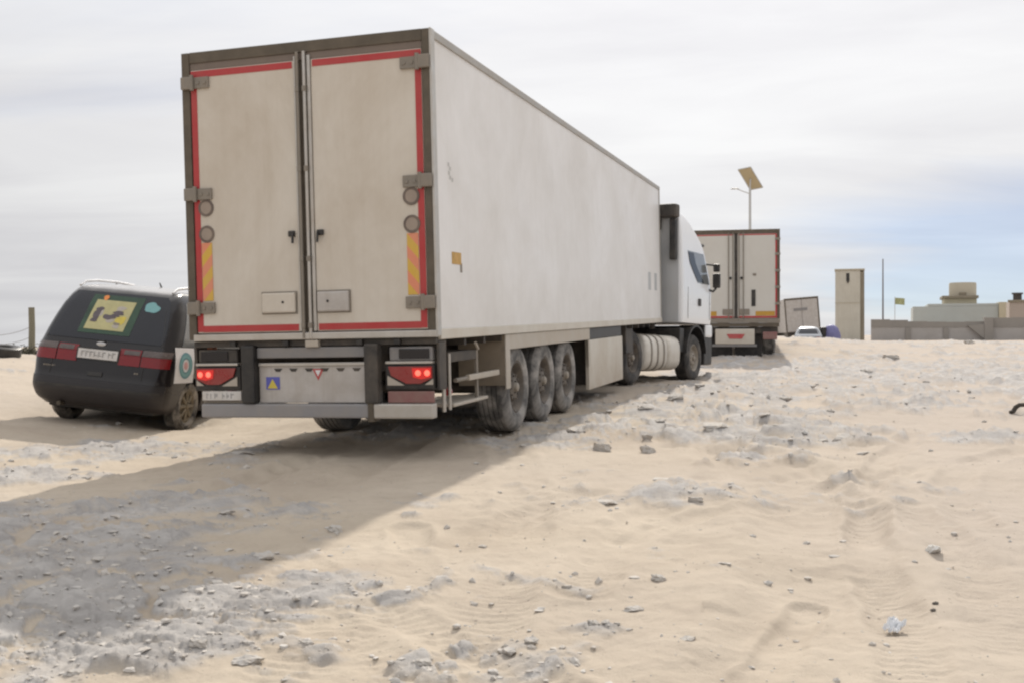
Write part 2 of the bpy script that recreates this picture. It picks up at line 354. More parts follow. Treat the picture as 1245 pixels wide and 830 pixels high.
def base_h(x, y):
    """smooth lie of the land"""
    h = np.interp(y, _Y, _P)
    # cross slope under the car, bank to the left of it
    b = np.interp(x, [-40, -16, -10, -8, -6, -5.2, -4.4, -3.2, -2.2, 0], [1.0, .85, .52, .26, .08, .0, -.075, -.06, -.01, 0])
    h = h + b * sst(8, 11.5, y) * (1 - sst(26, 40, y))
    # ground falls away behind the bank on the left, and gently on the far right
    h = h - sst(.20, .33, -x / np.maximum(y, 1)) * np.clip(y - 23.5, 0, 1500) * .034
    h = h - .30 * sst(.26, .36, x / np.maximum(y, 1)) * sst(25, 45, y) * (1 - sst(60, 90, y))
    return h
def ray(u, v):
    d = _F + CR * ((u - IMW / 2) / FPX) + CU * ((IMH / 2 - v) / FPX); return d
def gp(u, v):
    """point of the land under a photograph pixel"""
    d = ray(u, v); t = np.linspace(3, 90, 3000)
    z = EYE + d.z * t - base_h(d.x * t, d.y * t); i = int(np.argmax(z < 0)) if (z < 0).any() else -1
    return d.x * t[i], d.y * t[i]
def at(u, v, dist):
    d = ray(u, v) * dist; return Vector((d.x, d.y, EYE + d.z))
# crusty, stony patches: (pixel u, v, radius across, radius in depth, weight)
PATCH = [(60, 660, 1.3, 1.5, 1.2), (120, 720, .9, .9, 1.1), (20, 620, .9, .8, .8), (30, 735, .7, .7, .8), (300, 675, .45, .55, .75), (250, 720, .6, .5, .8), (160, 800, .9, .4, .8),
         (330, 800, .8, .4, .75), (480, 815, .6, .35, .7), (640, 790, .5, .4, .6), (720, 770, .4, .4, .5), (560, 820, .5, .3, .65), (830, 820, .5, .3, .4),
         (660, 545, .8, .7, .7), (700, 525, 1.2, 1.4, .75), (790, 590, .9, .8, .65), (760, 500, 1.6, 2.2, .75), (850, 520, 1.5, 1.6, .7), (900, 500, 1.6, 2.5, .7),
         (960, 480, 2.5, 3.5, .6), (1030, 460, 3.5, 4, .55), (1120, 450, 4, 5, .55), (1200, 465, 3, 4, .6), (960, 525, 1.6, 1.2, .6), (1030, 530, 1.0, .9, .55),
         (830, 695, .6, .5, .45), (760, 705, .4, .4, .4), (880, 600, .6, .6, .35), (110, 560, 1.4, 1.0, .6), (20, 580, 1.0, .9, .6), (200, 545, 1.0, .7, .5),
         (290, 552, .5, .4, .5), (560, 520, 1.6, 1.4, .55), (640, 500, 1.5, 2.5, .6), (1180, 540, 1.0, 1.0, .35), (1220, 740, .8, .9, .35), (20, 800, .6, .4, .8)]
PATCH = [(*gp(u, v), a, b, w) for (u, v, a, b, w) in PATCH]
TRACKS = []   # polyline, half width, depth, ribs
def track(px, hw, dep, rib=0.0): TRACKS.append((np.array([gp(*q) for q in px]), hw, dep, rib))
track([(340, 665), (390, 695), (450, 730), (520, 765), (600, 805), (680, 845)], .11, .026, 1)
track([(250, 690), (330, 725), (420, 775), (500, 825)], .11, .018, 1)
track([(985, 860), (1005, 760), (1012, 690), (1000, 630), (965, 585), (900, 555)], .40, .05)
track([(905, 850), (950, 785), (985, 728)], .08, .022)
track([(1120, 850), (1085, 740), (1055, 650), (1052, 600), (1075, 560), (1120, 530)], .12, .035, .6)
track([(975, 690), (1040, 686)], .05, .010)
track([(985, 612), (1030, 606)], .05, .016)
track([(1000, 590), (1090, 575), (1180, 560)], .12, .025, .6)
track([(760, 655), (850, 625), (960, 610)], .10, .018, .6)
track([(1190, 640), (1150, 600), (1170, 570), (1245, 545)], .14, .026, .5)
track([(100, 625), (200, 605), (300, 585), (400, 548), (470, 520)], .16, .035, .6)
track([(130, 690), (230, 655), (350, 612), (460, 560), (520, 530)], .15, .03, .6)
track([(495, 640), (505, 690), (510, 730)], .11, .022)
track([(610, 525), (625, 560), (640, 610), (620, 700), (560, 800)], .17, .024, .8)
track([(330, 830), (420, 770), (500, 700), (600, 640), (720, 600)], .15, .022, .8)
track([(1245, 800), (1180, 690), (1090, 600), (960, 560), (820, 545)], .15, .024, .8)
track([(1060, 560), (900, 560), (760, 640), (700, 720)], .15, .022, .8)
PADS = []
CLEAR = [gp(1125, 668), gp(1090, 750), gp(1060, 700)]
def terrain(x, y):
    x = np.asarray(x, float); y = np.asarray(y, float)
    h = base_h(x, y); r = np.hypot(x, y); far = 1 - sst(60, 160, r)
    wx, wy = x + .35 * perlin(x * .7, y * .7, 91), y + .35 * perlin(x * .7, y * .7, 92)
    m = np.zeros(x.shape)
    for (cx, cy, a, b, w) in PATCH:
        m = np.maximum(m, w * np.exp(-(((x - cx) / a) ** 2 + ((y - cy) / b) ** 2) * .75))
    field = m + .55 * fbm(wx * .55, wy * .55, 3, 4) + .16 * sst(11, 24, y) + .09 * sst(1, 5, x) + .055
    crust = sst(.30, .66, field + .22 * fbm(x * 3.1, y * 3.1, 8, 3))
    for (cx, cy) in CLEAR: crust = crust * (1 - np.exp(-(((x - cx) / .75) ** 2 + ((y - cy) / 1.0) ** 2) ** 2))     # smooth drifted sand
    h = h + far * (.035 * fbm(x * .35, y * .35, 21, 3) + .007 * fbm(wx * 1.3, wy * 1.3, 23, 3) + .006 * fbm(x * 6.5, y * 6.5, 25, 4))
    # foot and hoof dimples in the loose sand
    d, idv = worley(x * 2.3 + .2 * perlin(x * 5, y * 5, 33), y * 2.3, 31)[:2]; h = h - far * .016 * (1 - crust) * np.exp(-(d / .20) ** 2) * (idv > .66)
    # broken crust: flat topped slabs and clods with sand between them
    def slabs(sc, sd, wob, gap):
        f1, idn, f2 = worley(wx * sc + wob * perlin(x * sc * 1.7, y * sc * 1.7, sd + 1), wy * sc * 1.15 + wob * perlin(x * sc * 1.7 + 9, y * sc * 1.7, sd + 2), sd)
        e = sst(gap, gap + .16, f2 - f1); return e, idn
    e1, i1 = slabs(1.9, 41, .35, .10); e2, i2 = slabs(5.2, 43, .30, .10); e3, i3 = slabs(13.0, 47, .25, .08)
    rise = .35 + .40 * sst(7.5, 12, y) * sst(-.6, .8, x - .28 * (y - 10))
    a1 = e1 * np.clip(i1 - .45, 0, 1) * .16 * rise * sst(.5, .8, crust + .25 * (i1 - .5)); a2 = e2 * np.clip(i2 - .42, 0, 1) * .085 * rise; a3 = e3 * np.clip(i3 - .5, 0, 1) * .028
    mound = .085 * sst(.58, .05, worley(wx * 1.25, wy * 1.0, 57)[0]) * sst(6.5, 10, y) * sst(-.6, .8, x - .28 * (y - 10)) + .03 * np.clip(fbm(wx * 2.2, wy * 2.2, 59, 3), 0, 1)
    rough = .010 * np.abs(fbm(x * 9, y * 9, 49, 3))
    h = h + crust * far * (a1 + a2 + a3 + rough + mound)
    stone = np.clip(sst(.004, .02, a1) + sst(.003, .012, a2) + .8 * sst(.002, .007, a3), 0, 1)
    lowcr = sst(.15, .75, fbm(wx * .9, wy * .9, 53, 3) + .35)      # some of the crust is whole, some broken under drifted sand
    crust_col = crust * np.clip(.18 + .62 * lowcr + .75 * stone, 0, 1)
    # wheel tracks
    near = (y < 20) & (y > 2) & (np.abs(x) < 12); xs, ys = x[near], y[near]; dh = np.zeros(xs.shape); tr = np.zeros(xs.shape)
    for pl, hw, dep, rib in TRACKS:
        best = np.full(xs.shape, 9.0); al = np.zeros(xs.shape); acc = 0
        for a, b in zip(pl[:-1], pl[1:]):
            ab = b - a; L2 = ab @ ab; t = np.clip(((xs - a[0]) * ab[0] + (ys - a[1]) * ab[1]) / L2, 0, 1)
            dd = np.hypot(xs - a[0] - t * ab[0], ys - a[1] - t * ab[1]); k = dd < best
            best = np.where(k, dd, best); al = np.where(k, acc + t * math.sqrt(L2), al); acc += math.sqrt(L2)
        best = best + .04 * perlin(xs * 3, ys * 3, 61); q = best / hw; vis = sst(-.35, .25, perlin(xs * .6, ys * .6, 63))
        prof = -np.exp(-q ** 4) + .55 * np.exp(-((q - 1.35) / .35) ** 2)
        if rib: prof = prof + rib * .5 * np.sin(al * 2 * np.pi / .075 + 2.2 * np.abs(q)) * np.exp(-q ** 4)
        dh += dep * prof * (.35 + .65 * vis)
    h[near] += dh * (1 - .3 * crust[near])
    for (cx, cy, cz, s, h0) in PADS:
        h = h + (cz - h0) * np.exp(-(((x - cx) / s) ** 2 + ((y - cy) / s) ** 2))
    return h, crust_col
def th(x, y): return float(terrain(np.array([x]), np.array([y]))[0][0])
def pad(x, y, z, s=.38): PADS.append((x, y, z, s, th(x, y)))

# ------------------------------------------------------------------ where the vehicles stand
Z0 = 1.17                                     # loading floor of the trailer above its tyres' feet
MT = pose((0, 0, 0), -.29054, .02284, -.01546)
MT.translation = Vector((-1.9233, 10.2901, EYE - .0192)) + MT.to_3x3() @ Vector((0, 0, -Z0))
TR_W = R_(-28.65)
MK = pose((1.207, 20.955, .485), TR_W, R_(-1.15), 0)
MC = pose((-5.19, 13.24, EYE - 1.1128), -.135, -.02346, .0960)
MT2 = pose((6.83, 33.0, .65), R_(-12.3), R_(.8), 0)
for yy in (2.75, 4.0, 5.2):
    for sx in (-1, 1):
        p = MT @ Vector((sx * 1.06, yy, 0)); pad(p.x, p.y, p.z - .012, .42)
for s_ in (0, 3.55):
    for sx in (-1, 1):
        p = MK @ Vector((sx * 1.03, s_, 0)); pad(p.x, p.y, p.z - .01, .45)
for yy in (.87, 3.70):
    for sx in (-1, 1):
        p = MC @ Vector((sx * .77, yy, 0)); pad(p.x, p.y, p.z - .008, .35)
for yy in (2.75, 4.05, 5.35):
    for sx in (-1, 1):
        p = MT2 @ Vector((sx * 1.03, yy, 0)); pad(p.x, p.y, p.z - .01, .6)

# ------------------------------------------------------------------ ground sheet
def make_ground():
    ys = [1.6]
    while ys[-1] < 75: ys.append(ys[-1] + min(max(1.25 * ys[-1] ** 2 / (FPX * .823 * 1.35), .011), .33))
    rr = np.array([.02, .4, .8, 1.2] + ys + [80, 90, 105, 130, 170, 230, 320, 500, 900, 1600, 3000, 6000.])
    az = np.concatenate([np.radians(np.arange(-180, -36, 3.0)), np.radians(np.arange(-36, 36.001, .088)), np.radians(np.arange(39, 180, 3.0))])
    A, Rr = np.meshgrid(az, rr); X, Y = (np.sin(A) * Rr).ravel(), (np.cos(A) * Rr).ravel()
    Zv, cr = terrain(X, Y)
    n, k = len(rr), len(az); idx = np.arange(n * k).reshape(n, k); nx = np.roll(idx, -1, axis=1)
    q = np.stack([idx[:-1], nx[:-1], nx[1:], idx[1:]], -1).reshape(-1, 4)
    me = bpy.data.meshes.new('sand_ground'); me.vertices.add(n * k); me.vertices.foreach_set('co', np.stack([X, Y, Zv], 1).ravel().astype(np.float32))
    me.loops.add(q.size); me.loops.foreach_set('vertex_index', q[:, ::-1].ravel().astype(np.int32))
    me.polygons.add(len(q)); me.polygons.foreach_set('loop_start', np.arange(0, q.size, 4, dtype=np.int32)); me.polygons.foreach_set('loop_total', np.full(len(q), 4, np.int32))
    me.polygons.foreach_set('use_smooth', np.ones(len(q), bool))
    a = me.attributes.new('crust', 'FLOAT', 'POINT'); a.data.foreach_set('value', cr.astype(np.float32))
    me.update(); me.validate()
    if me.polygons[len(q) // 2].normal.z < 0: me.flip_normals()
    o = bpy.data.objects.new('sand_ground', me); COL.objects.link(o); tag(o, kind='structure')
    m = bpy.data.materials.new('sand_and_crust'); m.use_nodes = True; nt = m.node_tree; N, L = nt.nodes, nt.links; p = N['Principled BSDF']
    p.inputs['Roughness'].default_value = .95; p.inputs['Specular IOR Level'].default_value = .15
    tc = N.new('ShaderNodeTexCoord')
    def noise(sc, det=6, rg=.6, dist=0.0):
        nd = N.new('ShaderNodeTexNoise'); nd.inputs['Scale'].default_value = sc; nd.inputs['Detail'].default_value = det; nd.inputs['Roughness'].default_value = rg; nd.inputs['Distortion'].default_value = dist
        L.new(tc.outputs['Object'], nd.inputs['Vector']); return nd.outputs['Fac']
    def ramp(f, stops):
        r = N.new('ShaderNodeValToRGB'); L.new(f, r.inputs[0]); e = r.color_ramp.elements
        while len(e) < len(stops): e.new(.5)
        for i, (ps, c) in enumerate(stops): e[i].position = ps; e[i].color = (*c, 1)
        return r.outputs[0]
    def mix(f, a, b):
        nd = N.new('ShaderNodeMix'); nd.data_type = 'RGBA'
        if isinstance(f, (int, float)): nd.inputs[0].default_value = f
        else: L.new(f, nd.inputs[0])
        for kk, vv in ((6, a), (7, b)):
            if isinstance(vv, tuple): nd.inputs[kk].default_value = (*vv, 1)
            else: L.new(vv, nd.inputs[kk])
        return nd.outputs[2]
    def mth(op, a, b, cl=False):
        nd = N.new('ShaderNodeMath'); nd.operation = op; nd.use_clamp = cl
        for i, vv in enumerate((a, b)):
            if isinstance(vv, (int, float)): nd.inputs[i].default_value = vv
            else: L.new(vv, nd.inputs[i])
        return nd.outputs[0]
    sand = ramp(noise(.8, 8, .62, .4), [(.32, (.41, .345, .272)), (.5, (.48, .412, .327)), (.68, (.55, .478, .383))])
    sand = mix(mth('MULTIPLY', noise(38, 5, .7), .32), sand, (.38, .315, .255))
    spx = N.new('ShaderNodeSeparateXYZ'); L.new(tc.outputs['Object'], spx.inputs[0])      # greyer soil to the east
    east = mth('MULTIPLY', mth('SUBTRACT', mth('ADD', spx.outputs['X'], mth('MULTIPLY', noise(.5, 4), 2.0)), 2.0), .28, True)
    big = mth('ADD', noise(.16, 3, .5), mth('MULTIPLY', east, .30)); sand = mix(mth('MULTIPLY', mth('SUBTRACT', big, .42, True), 2.6, True), sand, mix(noise(6, 6, .65), (.385, .33, .28), (.46, .40, .345)))
    sand = mix(mth('MULTIPLY', mth('SUBTRACT', noise(4.5, 9, .72, .5), .5, True), 2.2, True), sand, (.36, .305, .25))
    crustc = ramp(noise(3.2, 9, .68, .6), [(.3, (.265, .256, .254)), (.46, (.37, .36, .356)), (.66, (.53, .515, .50))])
    crustc = mix(mth('MULTIPLY', noise(26, 6, .7), .35), crustc, (.31, .29, .275))
    at_ = N.new('ShaderNodeAttribute'); at_.attribute_name = 'crust'
    f = mth('MULTIPLY', mth('SUBTRACT', mth('ADD', at_.outputs['Fac'], mth('MULTIPLY', mth('SUBTRACT', noise(7, 7, .68), .5), .9)), .16), 1.3, True)
    c = mix(mth('MULTIPLY', f, .85), sand, crustc)
    # scattered dark grit
    vo = N.new('ShaderNodeTexVoronoi'); vo.inputs['Scale'].default_value = 16; L.new(tc.outputs['Object'], vo.inputs['Vector'])
    sp = mth('MULTIPLY', mth('LESS_THAN', vo.outputs['Distance'], .13), mth('GREATER_THAN', noise(2.1, 4), .56))
    c = mix(mth('MULTIPLY', sp, .55), c, (.20, .175, .15))
    L.new(c, p.inputs['Base Color'])
    b = N.new('ShaderNodeBump'); b.inputs['Strength'].default_value = .7; b.inputs['Distance'].default_value = .03
    hh = mth('ADD', mth('MULTIPLY', noise(9, 10, .74), .8), mth('MULTIPLY', noise(60, 5, .75), mth('ADD', .20, mth('MULTIPLY', f, .30))))
    L.new(hh, b.inputs['Height']); L.new(b.outputs[0], p.inputs['Normal'])
    me.materials.append(m)
make_ground()

# ------------------------------------------------------------------ wheels
def wheel(parent, x, y, z, R, wid, side, tyre, rim_m, hub_m, rim_r=.58, dish=.06, holes=10, big=True, tread=True):
    """x is the outer face; side = +1 right, -1 left"""
    w = bpy.data.objects.new('wheel', None); COL.objects.link(w); w.parent = parent; w.location = (x, y, z)
    sg = side; pr = []
    rr = R * rim_r
    # sidewall, shoulder and grooved tread, along -side (inwards)
    pr += [(rr, -.035), (rr + .012, -.012), (rr + (R - rr) * .35, .004), (rr + (R - rr) * .7, -.002), (R - .028, -.022), (R - .008, -.045)]
    if tread:
        g = 5
        for k in range(g):
            a = .05 + (wid - .10) * k / g; b = .05 + (wid - .10) * (k + 1) / g
            pr += [(R, -a - .006), (R, -b + .008), (R - .014, -b + .006), (R - .014, -b - .004)]
    pr += [(R, -wid + .05), (R - .02, -wid + .02), (rr + .03, -wid), (rr, -wid + .03)]
    MB().lathe([(r, sg * h) for r, h in pr], n=48).build('tyre', tyre, w, smooth=True, auto=30)
    rp = [(rr + .008, -.03), (rr - .012, -.018), (rr - .03, -.045), (rr - .05, -.11), (rr * .62, -.10 - dish * .3), (rr * .52, -.05), (rr * .42, -.045), (rr * .40, -.05)]
    MB().lathe([(r, sg * h) for r, h in rp], n=40).build('rim', rim_m, w, smooth=True, auto=50)
    h = MB().lathe([(rr * .42, -sg * .06), (rr * .40, -sg * .045), (rr * .25, -sg * .035), (rr * .22, sg * .0), (rr * .12, sg * .012), (.001, sg * .014)], n=24)
    h = MB().lathe([(rr * .42, -sg * .06), (rr * .40, -sg * .045), (rr * .25, -sg * .035), (rr * .24, -sg * .04)], n=24)
    MB().lathe([(rr * .20, -sg * .05), (rr * .17, -sg * .005), (rr * .10, sg * .006), (.001, sg * .008)], n=20).build('hub_cap', hub_m, w, smooth=True)
    for k in range(holes):
        a = 2 * math.pi * k / holes; cy, cz = rr * .47 * math.cos(a), rr * .47 * math.sin(a)
        h.tube([(-sg * .06, cy, cz), (-sg * .03, cy, cz)], .013 if big else .009, 6)
    h.build('hub', rim_m, w, smooth=True)
    return w

# ------------------------------------------------------------------ the semi-trailer
def z_(v): return v + Z0
def semi_trailer():
    t = empty('semi_trailer', 'large dusty white box semi trailer, doors edged in red, its tail lamps lit', 'trailer', MT)
    LEN = 13.4
    MB().box(-1.275, 1.285, .07, LEN, z_(.0), z_(2.775), .012).build('cargo_box', M_['side'], t)
    for sx in (-1, 1):
        MB().box(sx * 1.262, sx * 1.302, .09, LEN + .01, z_(2.725), z_(2.80), .008).build('roof_rail', M_['rail'], t)
        MB().box(sx * 1.262, sx * 1.300, .09, LEN + .01, z_(-.035), z_(.060), .008).build('side_rail', M_['toolbox'], t)
        MB().box(sx * 1.262, sx * 1.296, LEN - .09, LEN + .014, z_(.08), z_(2.72), .006).build('corner_post', M_['rail'], t)
    f = MB()
    f.box(-1.30, -1.215, -.015, .085, z_(.0), z_(2.80), .008).box(1.215, 1.285, -.015, .065, z_(.0), z_(2.80), .008).box(-1.214, 1.214, -.012, .084, z_(2.695), z_(2.802), .008)
    f.build('rear_frame', M_['frame'], t)
    MB().box(1.287, 1.306, -.017, .086, z_(.0), z_(2.804), .004).build('corner_trim', M_['alu'], t)
    MB().box(-1.24, 1.30, -.035, .07, z_(-.012), z_(.052), .008).build('door_sill', M_['alu'], t)
    MB().box(-1.21, 1.21, .0, .06, z_(2.63), z_(2.694), .0).build('door_header', M_['header'], t)
    for sx in (-1, 1):
        d = MB().box(sx * .088, sx * 1.208, -.004, .055, z_(.062), z_(2.628), .01).build('door', M_['door'], t)
        tp = MB()
        yo = -.0075
        tp.box(sx * 1.140, sx * 1.203, yo, -.0045, z_(.075), z_(2.618)).box(sx * .105, sx * 1.139, yo, -.0045, z_(2.555), z_(2.618)).box(sx * .105, sx * 1.139, yo, -.0045, z_(.072), z_(.135))
        tp.build('reflective_tape', M_['red_tape'], d)
        for zc in (2.50, 1.42, .31):
            h = MB().box(sx * 1.00, sx * 1.17, -.028, -.008, z_(zc - .055), z_(zc + .055), .006).box(sx * 1.18, sx * 1.292, -.055, -.017, z_(zc - .062), z_(zc + .062), .012)
            h.tube([(sx * 1.175, -.040, z_(zc - .075)), (sx * 1.175, -.040, z_(zc + .075))], .020, 10)
            for k in (0, 1): h.tube([(sx * (1.04 + .075 * k), -.036, z_(zc)), (sx * (1.04 + .075 * k), -.028, z_(zc))], .019, 8)
            h.build('hinge', M_['hinge'], d)
        for zc in (1.285, 1.03):
            MB().lathe([(.001, -.012), (.060, -.012), (.060, -.009)], (sx * 1.075, 0, z_(zc)), 'Y', 24).build('speed_disc', M_['disc'], d)
            MB().lathe([(.060, -.010), (.062, -.0145), (.082, -.0145), (.084, -.005)], (sx * 1.075, 0, z_(zc)), 'Y', 24).build('disc_ring', M_['discdark'], d)
        MB().box(sx * 1.022, sx * 1.134, -.010, -.0048, z_(.38), z_(.945), .0).build('hazard_board', M_['hazR' if sx > 0 else 'hazL'], d)
        # vertical strips beside the closing gap and the locking bar
        (MB().box(.052, .0865, -.018, .05, z_(.065), z_(2.665), .006) if sx > 0 else MB().box(-.0865, -.070, -.016, .05, z_(.065), z_(2.665), .004)).build('edge_strip', M_['alu'], d)
        bx_ = .030 if sx > 0 else -.042
        MB().tube([(bx_, -.028, z_(.0)), (bx_, -.028, z_(2.70))], .0165, 10).build('lock_bar', M_['hinge' if sx < 0 else 'alu'], d, smooth=True)
        for zc in (.12, .75, 1.6, 2.35): MB().box(bx_ - .019, bx_ + .019, -.048, -.012, z_(zc - .025), z_(zc + .025), .004).build('bar_guide', M_['hinge'], d)
        hd = MB().box(sx * .115, sx * .185, -.030, -.0045, z_(.965), z_(1.02), .010).tube([(sx * .13, -.035, z_(1.0)), (sx * .13, -.045, z_(.90))], .012, 8)
        hd.build('handle', M_['black'], d)
        x0, x1 = (.105, .43) if sx > 0 else (.125, .48)
        lp = MB().box(sx * x0, sx * x1, -.040, -.0045, z_(.245), z_(.435), .016).build('latch_plate', M_['panelgrey' if sx > 0 else 'door'], d)
        g = MB().box(sx * (x0 - .012), sx * (x1 + .014), -.012, -.0042, z_(.232), z_(.448), .004); g.build('latch_frame', M_['hinge'], d)
        MB().tube([(sx * ((x0 + x1) / 2 - .05), -.044, z_(.345)), (sx * ((x0 + x1) / 2 - .05), -.036, z_(.345))], .013, 8).build('latch_bolt', M_['black'], lp)
    MB().box(-.068, .050, .012, .05, z_(.063), z_(2.69), 0).build('door_seal', M_['frame'], t)
    # rear underside
    MB().box(-1.27, 1.27, .02, .30, z_(-.075), z_(-.016), .006).build('rear_cross_member', M_['dark'], t)
    MB().box(-.035, .10, -.03, .04, z_(-.085), z_(-.018), .008).build('lock_bracket', M_['skirt'], t)
    for x in (-.82, -.25, .52, .9): MB().box(x - .03, x + .03, -.022, .03, z_(-.074), z_(-.02), .006).build('lock_keeper', M_['black'], t)
    MB().box(-.57, .575, .0, .12, z_(-.185), z_(-.085), .010).build('grey_cross_beam', M_['grey'], t)
    rp = MB().box(-.565, .57, .03, .09, z_(-.615), z_(-.25), .010).build('rear_panel', M_['panelgrey'], t)
    MB().box(-.565, .57, .012, .10, z_(-.262), z_(-.232), .006).build('panel_lip', M_['alu'], rp)
    for k in range(6):
        x = -.36 + .165 * k; MB().prism([(x - .045, z_(-.285)), (x + .045, z_(-.285)), (x + .022, z_(-.315)), (x - .022, z_(-.315))], .004, 'Y', .0265).build('panel_slot', M_['dark'], rp)
    MB().box(-.49, -.345, .0255, .029, z_(-.485), z_(-.365)).build('warning_label', M_['blue'], rp)
    MB().prism([(-.475, z_(-.475)), (-.365, z_(-.475)), (-.42, z_(-.385))], .002, 'Y', .0222).build('warning_triangle', M_['yellow'], rp)
    MB().prism([(.005, z_(-.29)), (.125, z_(-.29)), (.065, z_(-.40))], .003, 'Y', .0265).build('red_triangle', M_['redprint'], rp)
    MB().prism([(.035, z_(-.303)), (.095, z_(-.303)), (.065, z_(-.362))], .002, 'Y', .0235).build('triangle_centre', M_['white'], rp)
    for sx in (-1, 1):
        MB().box(sx * .575, sx * .715, -.055, .06, z_(-.618), z_(-.06), .018).build('dock_buffer', M_['black' if sx < 0 else 'dark'], t)
        # tail lamp cluster
        ln = MB().box(sx * .76, sx * 1.245, .01, .14, z_(-.495), z_(-.255), .02).build('tail_lamp', M_['black'], t)
        MB().prism([(sx * .80, z_(-.275)), (sx * 1.235, z_(-.275)), (sx * 1.235, z_(-.385)), (sx * 1.12, z_(-.435)), (sx * .98, z_(-.435)), (sx * .83, z_(-.36))], .02, 'Y', -.012).build('lens', M_['lens'], ln, bevel=.004)
        MB().prism([(sx * 1.04, z_(-.29)), (sx * 1.225, z_(-.29)), (sx * 1.225, z_(-.375)), (sx * 1.13, z_(-.395)), (sx * 1.05, z_(-.375))], .003, 'Y', -.0165).build('lit_lens', M_['glow'], ln)
        for x in (1.19, 1.10):
            MB().lathe([(.001, -.034), (.018, -.030), (.028, -.0165)], (sx * x, 0, z_(-.337)), 'Y', 16).build('bulb', M_['bulb'], ln, smooth=True)
        for q in ([(.79, -.36), (.96, -.45), (.79, -.45)], [(1.16, -.445), (1.24, -.445), (1.24, -.39)]):
            MB().prism([(sx * a, z_(c)) for a, c in q], .012, 'Y', -.004).build('reversing_lens', M_['lamp_clear'], ln)
        MB().box(sx * .775, sx * 1.24, -.012, .10, z_(-.252), z_(-.228), .005).build('lamp_shelf', M_['alu'], t)
        bx = MB().box(sx * .80, sx * 1.23, .03, .12, z_(-.225), z_(-.095), .015).build('light_box', M_['grey' if sx > 0 else 'dark'], t)
        MB().box(sx * .90, sx * 1.20, .018, .0285, z_(-.205), z_(-.115), .004).build('cover', M_['glass'], bx)
        MB().box(sx * 1.262, sx * 1.29, .05, .24, z_(-.50), z_(-.06), .008).build('lamp_bracket', M_['dark'], t)
    pl = MB().box(-1.175, -.745, -.012, .02, z_(-.588), z_(-.500), .004).build('number_plate', M_['plate'], t, label='dirty white number plate under the left tail lamp')
    ink = MB(); r2 = random.Random(4)
    x = -1.13
    while x < -.80:
        w = r2.uniform(.022, .04)
        ink.box(x, x + w * .35, -.0145, -.0125, z_(-.570), z_(-.518)); ink.box(x + w * .3, x + w, -.0143, -.0125, z_(-.53 - r2.random() * .03), z_(-.518 - r2.random() * .02)); x += w + r2.choice((.018, .02, .05))
    ink.build('plate_lettering', M_['plateink'], pl)['kind'] = 'stuff'
    MB().box(.79, 1.245, .0, .03, z_(-.612), z_(-.505), .006).build('red_reflector_panel', M_['redpanel'], t)
    MB().box(-1.18, -.74, .02, .05, z_(-.620), z_(-.590), .003).build('plate_backing', M_['hinge'], t)
    MB().box(-1.18, .62, -.03, .08, z_(-.755), z_(-.622), .016).build('bumper_bar', M_['bumper'], t)
    MB().box(.622, 1.245, -.036, .085, z_(-.758), z_(-.618), .016).build('bumper_end', M_['alu'], t)
    MB().box(.60, .66, -.045, .09, z_(-.79), z_(-.60), .008).build('bumper_clamp', M_['frame'], t)
    # running gear
    c = MB()
    for sx in (-1, 1): c.box(sx * .42, sx * .56, .31, 13.0, z_(-.34), z_(-.03), .01)
    c.build('chassis_rail', M_['dark'], t)
    cm = MB()
    for y in np.arange(.9, 13.2, .62): cm.box(-1.24, 1.24, y, y + .06, z_(-.11), z_(-.005))
    cm.build('floor_bearer', M_['dark'], t)
    for y in (2.75, 4.0, 5.2):
        MB().tube([(-.95, y, z_(-.66)), (.95, y, z_(-.66))], .065, 12).box(-.62, -.46, y - .3, y + .5, z_(-.58), z_(-.30), .02).box(.46, .62, y - .3, y + .5, z_(-.58), z_(-.30), .02).build('axle', M_['dark'], t, smooth=True)
        for sx in (-1, 1): wheel(t, sx * 1.245, y, z_(-.655), .512, .385, sx, M_['tyre'], M_['rim'], M_['hub'])
    for sx in (-1, 1):
        sk = MB().box(sx * 1.27, sx * 1.283, 2.34, 6.45, z_(-.205), z_(-.04), .003).box(sx * 1.27, sx * 1.284, 2.17, 2.335, z_(-.64), z_(-.04), .003).box(sx * 1.27, sx * 1.284, 6.36, 6.455, z_(-.60), z_(-.21), .003)
        sk.build('wheel_skirt', M_['skirt'], t)
        MB().box(sx * .72, sx * 1.268, 2.175, 2.19, z_(-.60), z_(-.045), .003).build('mud_flap', M_['flapbrown'], t)
        mg = MB()
        mg.box(sx * .84, sx * 1.262, 2.2, 6.2, z_(-.115), z_(-.10)); mg.build('mudguard', M_['dark'], t)
        MB().box(sx * 1.205, sx * 1.262, 6.46, 9.12, z_(-.955), z_(-.215), .012).build('side_locker', M_['toolbox'], t)
        MB().box(sx * .70, sx * 1.20, 6.75, 9.05, z_(-.90), z_(-.20), .02).build('pallet_box', M_['dark'], t)
        MB().box(sx * 1.0, sx * 1.245, 6.47, 9.1, z_(-.212), z_(-.04), .01).build('locker_hanger', M_['black'], t)
        leg = MB().box(sx * .46, sx * .60, 9.85, 10.0, z_(-.75), z_(-.1), .01).box(sx * .41, sx * .65, 9.78, 10.07, z_(-.80), z_(-.752), .01); leg.build('landing_leg', M_['dark'], t)
        MB().tube([(sx * 1.2, .72, z_(-.452)), (sx * 1.2, 1.10, z_(-.448))], .022, 8).build('stowage_rod', M_['hinge'], t, smooth=True)
        MB().box(sx * 1.185, sx * 1.235, 1.06, 2.08, z_(-.475), z_(-.415), .012).build('side_rail_bar', M_['skirt'], t)
        MB().box(sx * 1.16, sx * 1.19, 1.42, 1.47, z_(-.72), z_(-.16), .006).build('rail_hanger', M_['hinge'], t)
        MB().box(sx * .85, sx * 1.22, .62, 1.70, z_(-.705), z_(-.672), .010).build('step_plate', M_['skirt'], t)
